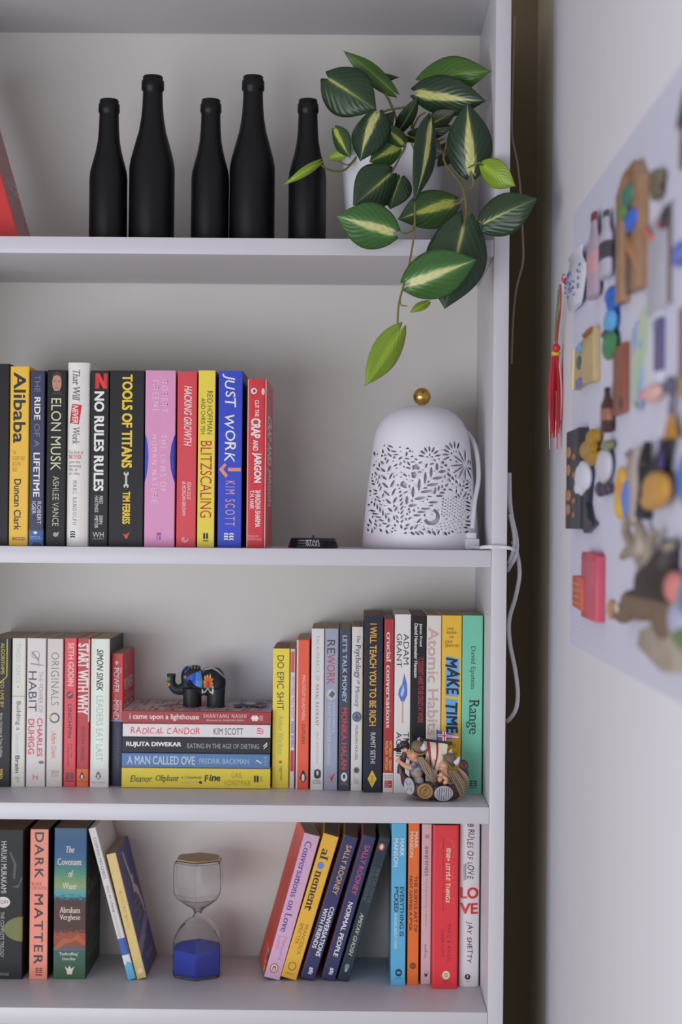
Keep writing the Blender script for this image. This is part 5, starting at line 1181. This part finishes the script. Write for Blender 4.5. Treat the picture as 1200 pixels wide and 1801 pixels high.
b = MB(); b.ell(s3(735, 470, -30), (82*k2, 72*k2, 76*k2), M((106, 94, 80), .6, noise=.2, scale=500, bump=.3), rot=Matrix.Rotation(.5, 3, 'Y')); b.tube([s3(668, 440, -70), s3(706, 500, -104), s3(760, 540, -80), s3(800, 520, -30)], 12*k2, m_helm, 8)
b.tube([s3(800, 500, -88), s3(822, 478, -100), s3(838, 440, -104), s3(850, 424, -98)], [34*k2, 30*k2, 16*k2, 4*k2], m_horn, 12); b.tube([s3(742, 405, 20), s3(752, 375, 30), s3(764, 352, 26)], [30*k2, 20*k2, 4*k2], m_horn, 10); b.build('helmet', v2_)
strands(v2_, [(745, 580, -95), (785, 640, -110), (835, 720, -120), (870, 800, -125), (882, 900, -118)], 66, (150, 128, 106), (122, 102, 84), 150, 4)
strands(v2_, [(830, 570, -40), (890, 640, -50), (920, 720, -60), (935, 790, -60)], 40, (176, 158, 134), (156, 134, 110), 60, 9, 'hair')

# ---------------------------------------------------------------- magnetic sheet on the right wall
BT = .0016
ya, yb_ = PX(1009, 700, XW).y, -1.02
zt1 = PX(1011, 377, XW).z; zb1 = PX(1005, 1131, XW).z
board = thing('magnetic_sheet', 'large pale lavender sheet with faint printed lines on the right wall, full of magnets', 'board', (XW, (ya+yb_)/2, (zt1+zb1)/2), (0, 0, -PI/2))
m_board = M((202, 203, 221), .5, noise=.01); m_line = M((188, 189, 212), .6)
W_ = ya-yb_; H0 = zt1-zb1
b = MB(); b.box(-W_/2, W_/2, -BT, -.00005, -H0/2, H0/2, m_board)
for i in range(16): b.box(-W_/2+.004, -W_/2+.30, -BT-.00006, -BT, -H0/2+.012+i*.0055, -H0/2+.0124+i*.0055, m_line)
for i in range(9): b.box(-W_/2+.006+i*.042, -W_/2+.0068+i*.042, -BT-.00007, -BT, -H0/2+.01, H0/2-.02, m_line)
b.build('sheet', board, smooth=False)
GM = 'souvenir magnets on the pale sheet'
def mag(name, label, x0, x1, y0, y1, prot, cat='magnet'):
    xm = XW-BT-prot
    ym = (y0+y1)/2
    A = PX(x0, ym, xm); B_ = PX(x1, ym, xm)
    c = PX((x0+x1)/2, ym, xm)
    o = thing(name, label, cat, (XW-BT-.0001, c.y, c.z), (0, 0, -PI/2), GM)
    return o, abs(A.y-B_.y), (PX((x0+x1)/2, y0, xm).z-PX((x0+x1)/2, y1, xm).z)
def pl(o, name, mat, pts, W, H, y0, y1, bevel=.001, label=None):
    """a flat-backed piece: outline in fractions of the magnet's width and height"""
    b = MB(); b.prism([(x*W, z*H) for x, z in pts], -y1, -y0, mat); q = b.build(name, o, bevel=bevel, ang=35)
    if label: q['label'] = label
    return q
RECT = [(-.5, -.5), (.5, -.5), (.5, .5), (-.5, .5)]
def ov(n=20, sx=.5, sz=.5, cx=0, cz=0): return [(cx+sx*math.cos(2*PI*i/n), cz+sz*math.sin(2*PI*i/n)) for i in range(n)]
c_ = lambda r, g, bb, **k: M((r, g, bb), k.pop('rough', .4), **k)
# porcelain jug charm with tassel
o, W, H = mag('porcelain_magnet', 'blue and white porcelain jug magnet with a long red tassel, leftmost on the sheet', 988, 1020, 445, 540, .013)
b = MB(); b.lathe([(0, -.5*H), (.3*W, -.5*H), (.36*W, -.42*H), (.5*W, -.05*H), (.5*W, .12*H), (.34*W, .3*H), (.3*W, .4*H), (.36*W, .5*H), (0, .5*H)], c_(206, 208, 220, rough=.2), 24, (0, -.007, 0), sc=(1, min(1, .012/W))); b.build('jug', o)
b = MB()
rj = random.Random(2)
for i in range(34):
    x = rj.uniform(-.4, .4)*W; z = rj.uniform(-.34, .16)*H; s_ = rj.uniform(.012, .03)*H
    yy = -.007-min(.0062, .012*.5)*math.sqrt(max(0, 1-(x/(.5*W))**2))-.0005
    b.ell((x, yy, z), (s_, .0009, s_*1.3), c_(70, 80, 140), 10, 6)
b.build('blue_pattern', o)
b = MB(); b.tube([(-.36*W, -.006, .2*H), (-.62*W, -.008, .28*H), (-.6*W, -.008, -.02*H), (-.44*W, -.006, -.12*H)], .0022, c_(190, 192, 206), 8); b.ell((-.62*W, -.008, .26*H), (.003, .003, .006), c_(190, 40, 54), 10, 8); b.build('handle', o)
rl = o.location
def lp(px, py, prot=.008): q = PX(px, py, XW-BT-prot); return Vector((-(q.y-rl.y), q.x-rl.x, q.z-rl.z))
b = MB(); b.tube([lp(986, 500), lp(985, 545), lp(981, 580), lp(979, 606)], .0018, c_(150, 60, 52), 7); b.tube([lp(983, 510), lp(980, 545), lp(977, 580), lp(977, 600)], .0014, c_(84, 130, 84), 7); b.build('cord', o)
b = MB(); b.ell(lp(979, 612), (.005, .005, .0055), c_(190, 40, 46), 12, 8); b.ell(lp(978, 622), (.006, .006, .0042), c_(206, 160, 50), 12, 8); b.build('bead', o)
b = MB()
for i in range(34):
    a = 2*PI*i/34*3; r_ = .0018+.0036*(i/34); f0 = lp(978, 627); f1 = lp(975+rj.uniform(-3, 3), rj.choice([740, 752, 762, 770, 790]))
    d = Vector((r_*math.cos(a), r_*math.sin(a), 0)); b.tube([f0+d*.8, (f0+f1)/2+d*1.6, f1+d*1.4], [.0012, .0012, .0005], c_(176, 36, 50, rough=.7) if i % 5 else c_(214, 150, 150, rough=.7), 5, 3)
b.build('tassel', o)
def bottle_mag(name, label, x0, x1, y0, y1, c1, c2, cap):
    o, W, H = mag(name, label, x0, x1, y0, y1, .012)
    b = MB(); b.lathe([(0, -.5*H), (.42*W, -.5*H), (.5*W, -.45*H), (.5*W, .12*H), (.3*W, .25*H), (.22*W, .4*H), (0, .4*H)], c1, 22, (0, -.0065, 0), sc=(1, min(1, .012/W))); b.build('bottle', o)
    b = MB(); b.lathe([(0, .4*H), (.24*W, .4*H), (.24*W, .5*H), (0, .5*H)], cap, 16, (0, -.0065, 0), sc=(1, min(1, .012/W))); b.build('cap', o)
    b = MB(); b.lathe([(.505*W, -.25*H), (.515*W, -.24*H), (.515*W, 0), (.505*W, .01*H)], c2, 22, (0, -.0065, 0), sc=(1, min(1, .0124/W))); b.build('band', o)
bottle_mag('bottle_magnet', 'pinkish grey bottle magnet right of the porcelain jug', 1028, 1044, 376, 522, c_(170, 152, 168), c_(196, 150, 158), c_(120, 60, 70))
bottle_mag('bottle_magnet', 'slim bottle magnet with a dark edge between the pinkish bottle and the brown window', 1050, 1064, 372, 488, c_(176, 172, 186), c_(70, 60, 74), c_(80, 72, 84))
# brown window with figure
o, W, H = mag('window_magnet', 'tall brown carved window magnet with green and blue ornaments near the sheet top', 1082, 1122, 296, 520, .010)
pl(o, 'frame', c_(150, 116, 88, noise=.3), [(-.5, -.5), (-.22, -.5), (-.22, .36), (-.05, .46), (.2, .44), (.22, -.5), (.5, -.5), (.5, .34), (.28, .5), (-.2, .5), (-.5, .38)], W, H, 0, .010)
pl(o, 'backing', c_(168, 156, 132), RECT, W*.8, H*.86, 0, .003); pl(o, 'post', c_(96, 66, 58), [(-.1, -.48), (.06, -.48), (.06, .3), (-.1, .3)], W, H, .003, .008)
b = MB(); b.ell((.1*W, -.010, .26*H), (.2*W, .006, .09*H), c_(60, 120, 100)); b.ell((-.1*W, -.010, .18*H), (.12*W, .005, .07*H), c_(100, 130, 70)); b.build('green_ornament', o)
b = MB(); b.ell((.26*W, -.010, .04*H), (.22*W, .006, .085*H), c_(60, 100, 200)); b.build('blue_ornament', o)
b = MB(); b.tube([(.1*W, -.009, -.1*H), (.3*W, -.010, -.2*H), (.42*W, -.008, -.32*H), (.5*W, -.006, -.42*H)], [.006, .005, .004, .002], c_(170, 120, 84), 8); b.build('strap', o)
def blob(name, label, x0, x1, y0, y1, prot, parts):
    o, W, H = mag(name, label, x0, x1, y0, y1, prot)
    for nm, c, bits in parts:
        b = MB()
        for (x, z, sx, sz) in bits: b.ell((x*W, -prot*.5, z*H), (sx*W, prot*.5, sz*H), c, 16, 10)
        b.build(nm, o)
blob('pine_cone_magnet', 'small brownish green knobbly magnet right of the carved window top', 1134, 1156, 298, 352, .010, [('body', c_(106, 96, 78, noise=.4), [(0, .1, .5, .36), (.05, -.3, .3, .22)]), ('tip', c_(90, 110, 74), [(-.1, .38, .26, .16)])])
blob('dark_round_magnet', 'small dark round magnet with a red edge below the brownish green knobbly one', 1154, 1173, 362, 402, .008, [('disc', c_(60, 58, 74), [(.05, 0, .48, .5)]), ('edge', c_(170, 60, 70), [(-.38, -.15, .16, .22)])])
blob('doll_magnet', 'bright blue and green doll magnet in a column below the pinkish bottle', 1054, 1074, 504, 632, .012, [('head', c_(40, 96, 190), [(.1, .36, .42, .13), (.2, .24, .36, .1)]), ('body', c_(90, 160, 214), [(0, .02, .4, .18)]), ('skirt', c_(64, 130, 86), [(-.05, -.3, .5, .2)]), ('shawl', c_(62, 76, 80), [(-.2, -.12, .4, .07)])])
o, W, H = mag('scroll_magnet', 'tan parchment scroll magnet with blue figures, at the left edge of the sheet', 1006, 1040, 590, 680, .010)
pl(o, 'scroll', c_(176, 156, 112, noise=.15), [(-.5, -.46), (-.3, -.42), (.3, -.48), (.5, -.5), (.46, .4), (.5, .5), (.1, .46), (-.44, .38), (-.5, .3), (-.44, 0)], W, H, 0, .008); b = MB(); b.tube([(-.46*W, -.009, -.44*H), (-.42*W, -.009, .36*H)], .0035, c_(190, 172, 130), 8, smooth=False); b.build('rolled_edge', o); b = MB(); b.tube([(.1*W, -.009, .46*H), (.46*W, -.009, .48*H)], .003, c_(146, 90, 56), 8, smooth=False); b.build('top_edge', o)
b = MB(); b.ell((-.2*W, -.0085, .3*H), (.12*W, .002, .1*H), c_(110, 160, 214)); b.ell((-.2*W, -.0085, .02*H), (.1*W, .002, .14*H), c_(66, 92, 110)); b.ell((-.2*W, -.0085, -.38*H), (.16*W, .002, .1*H), c_(110, 112, 170)); b.build('figures', o)
o, W, H = mag('wooden_plank_magnet', 'plain reddish brown wooden plank magnet in the middle of the sheet', 1078, 1097, 607, 728, .006)
pl(o, 'plank', c_(136, 78, 58, noise=.15), RECT, W, H, 0, .006); pl(o, 'inlay', c_(70, 58, 56), [(.2, -.44), (.42, -.44), (.42, -.3), (.2, -.3)], W, H, .006, .0072, 0)
bottle_mag('bottle_magnet', 'small dark brown bottle magnet between the scroll and the plank', 1054, 1064, 682, 760, c_(70, 44, 42), c_(150, 100, 84), c_(40, 30, 32))
o, W, H = mag('card_magnet', 'large grey-white card magnet with a brown right edge near the top right', 1138, 1182, 376, 545, .004)
pl(o, 'card', c_(178, 178, 192), RECT, W, H, 0, .004); pl(o, 'edge_strip', c_(112, 92, 84), [(.38, -.5), (.5, -.5), (.5, .5), (.38, .5)], W, H, .004, .0052, 0); b = MB(); b.tube([(-.46*W, -.006, .46*H), (-.36*W, -.007, .4*H), (-.22*W, -.006, .3*H)], .0025, c_(206, 110, 100), 7); b.build('red_ribbon', o)
o, W, H = mag('picture_card_magnet', 'white picture card magnet with faint blue and green print right of the brown plank', 1108, 1160, 562, 700, .003)
pl(o, 'card', c_(200, 204, 216), RECT, W, H, 0, .003)
b = MB(); rj = random.Random(8)
for i in range(14): x = rj.uniform(-.4, .2)*W; z = rj.uniform(-.4, .4)*H; s_ = rj.uniform(.04, .1)*W; b.ell((x, -.0031, z), (s_, .0006, s_*2), rj.choice([c_(160, 186, 216), c_(176, 200, 170), c_(200, 196, 170), c_(130, 160, 200)]), 8, 6)
b.build('print', o)
blob('shell_magnet', 'pink rounded shell magnet under the white picture card', 1122, 1150, 676, 708, .012, [('shell', c_(216, 172, 164), [(0, 0, .5, .5)]), ('lip', c_(200, 130, 170), [(-.45, .1, .14, .3)])])
o, W, H = mag('pen_magnet', 'thin dark violet upright stick magnet on the right part of the sheet', 1150, 1158, 560, 652, .006)
pl(o, 'stick', c_(92, 84, 124), RECT, W, H, 0, .006); pl(o, 'clip', c_(130, 126, 150), [(-.2, .3), (.2, .3), (.2, .46), (-.2, .46)], W, H, .006, .008, 0)
o, W, H = mag('bell_magnet', 'golden brown bell magnet hanging from a dark hook at the right', 1158, 1180, 728, 772, .012)
b = MB(); b.lathe([(.5*W, -.5*H), (.44*W, -.4*H), (.26*W, .1*H), (.2*W, .4*H), (0, .5*H)], c_(176, 128, 56), 20, (0, -.0065, 0), sc=(1, min(1, .012/W))); b.build('bell', o); b = MB(); b.tube([(0, -.0065, .5*H), (.1*W, -.0065, 1.2*H), (-.05*W, -.0065, 1.6*H)], .003, c_(96, 90, 106), 8); b.ell((-.05*W, -.0065, 1.65*H), (.008, .005, .008), c_(88, 84, 110)); b.build('hook', o)
o, W, H = mag('tower_magnet', 'tall black panel magnet with brown flowers at the left edge of the sheet', 993, 1014, 756, 930, .014)
pl(o, 'panel', c_(46, 46, 56), RECT, W, H, 0, .012); b = MB()
for z, s_ in ((.28, .2), (.1, .16), (-.16, .22), (-.3, .16)): b.ell((-.25*W, -.0125, z*H), (s_*W, .002, .06*H), c_(160, 116, 76)); b.ell((.2*W, -.0125, (z-.06)*H), (s_*W*.7, .002, .035*H), c_(140, 100, 64))
b.build('brown_flowers', o); pl(o, 'side_trim', c_(176, 122, 84), [(-.56, -.5), (-.5, -.5), (-.5, -.1), (-.56, -.1)], W, H, 0, .012)
blob('glitter_angel_magnet', 'white figure magnet with glittering gold wings beside the black panel', 1004, 1044, 756, 872, .014, [('gold_wings', M((190, 150, 44), .35, metal=.5, noise=.5, scale=700, bump=.5), [(.2, .36, .2, .13), (.02, .2, .32, .16), (.2, .06, .22, .12)]), ('body', c_(206, 208, 222), [(-.22, -.2, .3, .26), (-.3, -.36, .2, .14)])])
blob('bird_magnet', 'grey-white bird magnet with dark legs right of the gold-winged figure', 1040, 1066, 778, 870, .012, [('body', c_(196, 194, 206), [(0, .05, .44, .34)]), ('head', c_(130, 130, 104), [(.2, .42, .3, .1)]), ('legs', c_(70, 62, 78), [(-.2, -.38, .2, .16), (.2, -.4, .16, .12)])])
o, W, H = mag('pennant_magnet', 'black pointed pennant magnet below the gold-winged figure', 1018, 1042, 848, 938, .008)
pl(o, 'pennant', c_(44, 42, 52), [(-.3, .5), (.1, .45), (.0, .1), (.2, -.2), (.5, -.32), (-.1, -.5), (-.3, -.4)], W, H, 0, .008); pl(o, 'white_bar', c_(206, 206, 216), [(-.5, -.3), (-.34, -.3), (-.34, .4), (-.5, .4)], W, H, 0, .006)
blob('yellow_figure_magnet', 'yellow and blue long figure magnet in the lower middle of the sheet', 1076, 1100, 816, 916, .012, [('yellow_robe', c_(206, 164, 60), [(-.2, .1, .3, .38), (-.28, -.2, .2, .28)]), ('blue_sash', c_(96, 124, 196), [(.25, -.12, .26, .36)]), ('orange_trim', c_(206, 130, 60), [(-.02, .06, .1, .2)])])
o, W, H = mag('beige_strip_magnet', 'tall beige stone strip magnet left of the black and ochre tulip', 1100, 1114, 790, 925, .008)
pl(o, 'strip', c_(166, 152, 144, noise=.15), [(-.5, -.5), (.5, -.46), (.44, .5), (-.3, .46)], W, H, 0, .008); pl(o, 'cap', c_(130, 118, 112), [(-.3, .4), (.44, .4), (.44, .5), (-.3, .46)], W, H, .008, .010, 0)
o, W, H = mag('tulip_magnet', 'black and ochre tulip-shaped magnet at the right of the sheet', 1118, 1172, 776, 906, .012)
b = MB(); b.tube([(-.42*W, -.006, -.5*H), (-.34*W, -.007, -.1*H), (-.4*W, -.007, .2*H), (-.3*W, -.007, .5*H)], [.009, .007, .006, .004], c_(40, 38, 42), 10); b.build('left_petal', o)
b = MB(); b.tube([(-.1*W, -.007, .0*H), (.14*W, -.008, .16*H), (.3*W, -.008, .34*H), (.4*W, -.007, .5*H)], [.006, .008, .006, .003], c_(40, 38, 42), 10); b.build('right_petal', o)
b = MB(); b.ell((.12*W, -.010, -.16*H), (.38*W, .008, .26*H), c_(190, 142, 66)); b.ell((-.05*W, -.010, -.3*H), (.26*W, .007, .14*H), c_(190, 142, 66)); b.build('ochre_petal', o); pl(o, 'violet_stem', c_(76, 62, 116), [(.26, .1), (.34, .1), (.34, .5), (.26, .5)], W, H, .010, .013, 0)
o, W, H = mag('blue_dome_magnet', 'big round bright blue magnet cut by the right photo edge', 1180, 1226, 784, 900, .014)
b = MB(); b.ell((0, -.006, 0), (.5*W, .009, .5*H), c_(60, 116, 214)); b.build('dome', o); b = MB(); b.lathe([(.5, -.1), (.53, 0), (.5, .1)], c_(110, 150, 216), 28, (0, 0, 0), 'Z'); b.v = [(x*W, -.004-z*.02, y*H) for x, y, z in b.v]; b.build('rim', o)
o, W, H = mag('post_box_magnet', 'red upright box magnet with an orange label at the lower left of the sheet', 1022, 1048, 976, 1090, .010)
pl(o, 'box', c_(190, 78, 98), RECT, W, H, 0, .010, .0015); pl(o, 'orange_label', c_(186, 84, 66), [(-.95, -.36), (-.3, -.4), (-.3, .14), (-.95, .14)], W, H, 0, .013); pl(o, 'roof', c_(176, 66, 86), [(-.46, .42), (.46, .42), (.4, .54), (-.4, .54)], W, H, 0, .011)
b = MB()
for i in range(4): b.box(-.9*W, -.4*W, -.0134, -.013, (-.3+i*.1)*H, (-.27+i*.1)*H, c_(206, 130, 60))
b.build('label_lines', o, smooth=False)
o, W, H = mag('moose_magnet', 'dark brown antlered moose magnet in the lower right of the sheet', 1072, 1172, 925, 1140, .016)
b = MB(); b.ell((.1*W, -.009, .02*H), (.26*W, .009, .2*H), None); b.ell((-.1*W, -.010, -.16*H), (.3*W, .009, .13*H), None); b.ell((-.38*W, -.011, -.27*H), (.14*W, .008, .09*H), None); b.ell((.3*W, -.008, -.2*H), (.2*W, .008, .2*H), None)
b.tube([(.24*W, -.008, .1*H), (.33*W, -.008, .24*H), (.36*W, -.008, .4*H)], [.018, .014, .006], None, 10)
def pm(co): return (56, 50, 50) if co.z > -.08*H else (116, 96, 80)
skin_obj('body', b, .0022, o, pm, attr_mat(.6), 3)
b = MB(); ma = c_(150, 138, 122, noise=.2)
for pts in ([(.02, .16), (-.12, .3), (-.3, .42), (-.34, .56)], [(-.12, .3), (-.26, .28), (-.4, .22)], [(-.05, .24), (-.04, .42), (-.1, .54)], [(.12, .18), (.1, .34), (.2, .46)], [(.2, .14), (.3, .3), (.44, .36)]): b.tube([(x*W, -.011, z*H) for x, z in pts], [.007, .006, .003], ma, 8)
b.build('antlers', o); b = MB(); b.ell((-.34*W, -.018, -.22*H), (.004, .002, .005), c_(200, 190, 176)); b.build('eye', o); b = MB(); b.ell((-.48*W, -.016, -.25*H), (.012*1, .005, .010), c_(170, 130, 90)); b.build('muzzle', o)
pl(o, 'stone_base', c_(158, 146, 132, noise=.25), [(-.1, -.5), (.3, -.62), (.52, -.58), (.5, -.3), (.2, -.26), (-.05, -.36)], W, H, 0, .012)
blob('parrot_magnet', 'colourful pink, teal and green magnet at the bottom right photo edge', 1160, 1226, 1012, 1146, .014, [('pink_head', c_(206, 128, 124), [(-.34, .3, .2, .24)]), ('teal_wing', c_(84, 140, 160), [(.1, .2, .3, .26)]), ('green_tail', c_(96, 130, 70), [(0, -.34, .36, .16)]), ('grey_belly', c_(166, 170, 196), [(-.25, -.12, .24, .26)])])
o, W, H = mag('wooden_tower_magnet', 'dark brown and tan tower magnet cut by the right photo edge near the top', 1190, 1232, 150, 282, .012)
pl(o, 'tower', c_(136, 98, 64, noise=.25), [(-.4, -.5), (.4, -.5), (.36, .1), (-.36, .1)], W, H, 0, .012); pl(o, 'roof', c_(52, 46, 54), [(-.5, .1), (.5, .1), (.2, .5), (-.2, .5)], W, H, 0, .013); pl(o, 'door', c_(70, 50, 44), [(-.12, -.5), (.12, -.5), (.12, -.24), (-.12, -.24)], W, H, .012, .0135, 0)
o, W, H = mag('wooden_shelf_magnet', 'reddish brown wooden magnet with ochre foot cut by the right photo edge at mid height', 1193, 1236, 530, 690, .010)
pl(o, 'board', c_(130, 84, 66, noise=.15), [(-.5, -.3), (.5, -.3), (.5, .5), (-.5, .5)], W, H, 0, .010); pl(o, 'ochre_foot', c_(190, 150, 80), [(-.46, -.5), (.46, -.5), (.46, -.3), (-.46, -.3)], W, H, 0, .011)
blob('blue_egg_magnet', 'small bright blue egg magnet above the right end of the card magnet', 1176, 1194, 424, 470, .010, [('egg', c_(90, 110, 190), [(0, 0, .5, .5)]), ('band', c_(150, 160, 214), [(0, -.1, .52, .1)])])
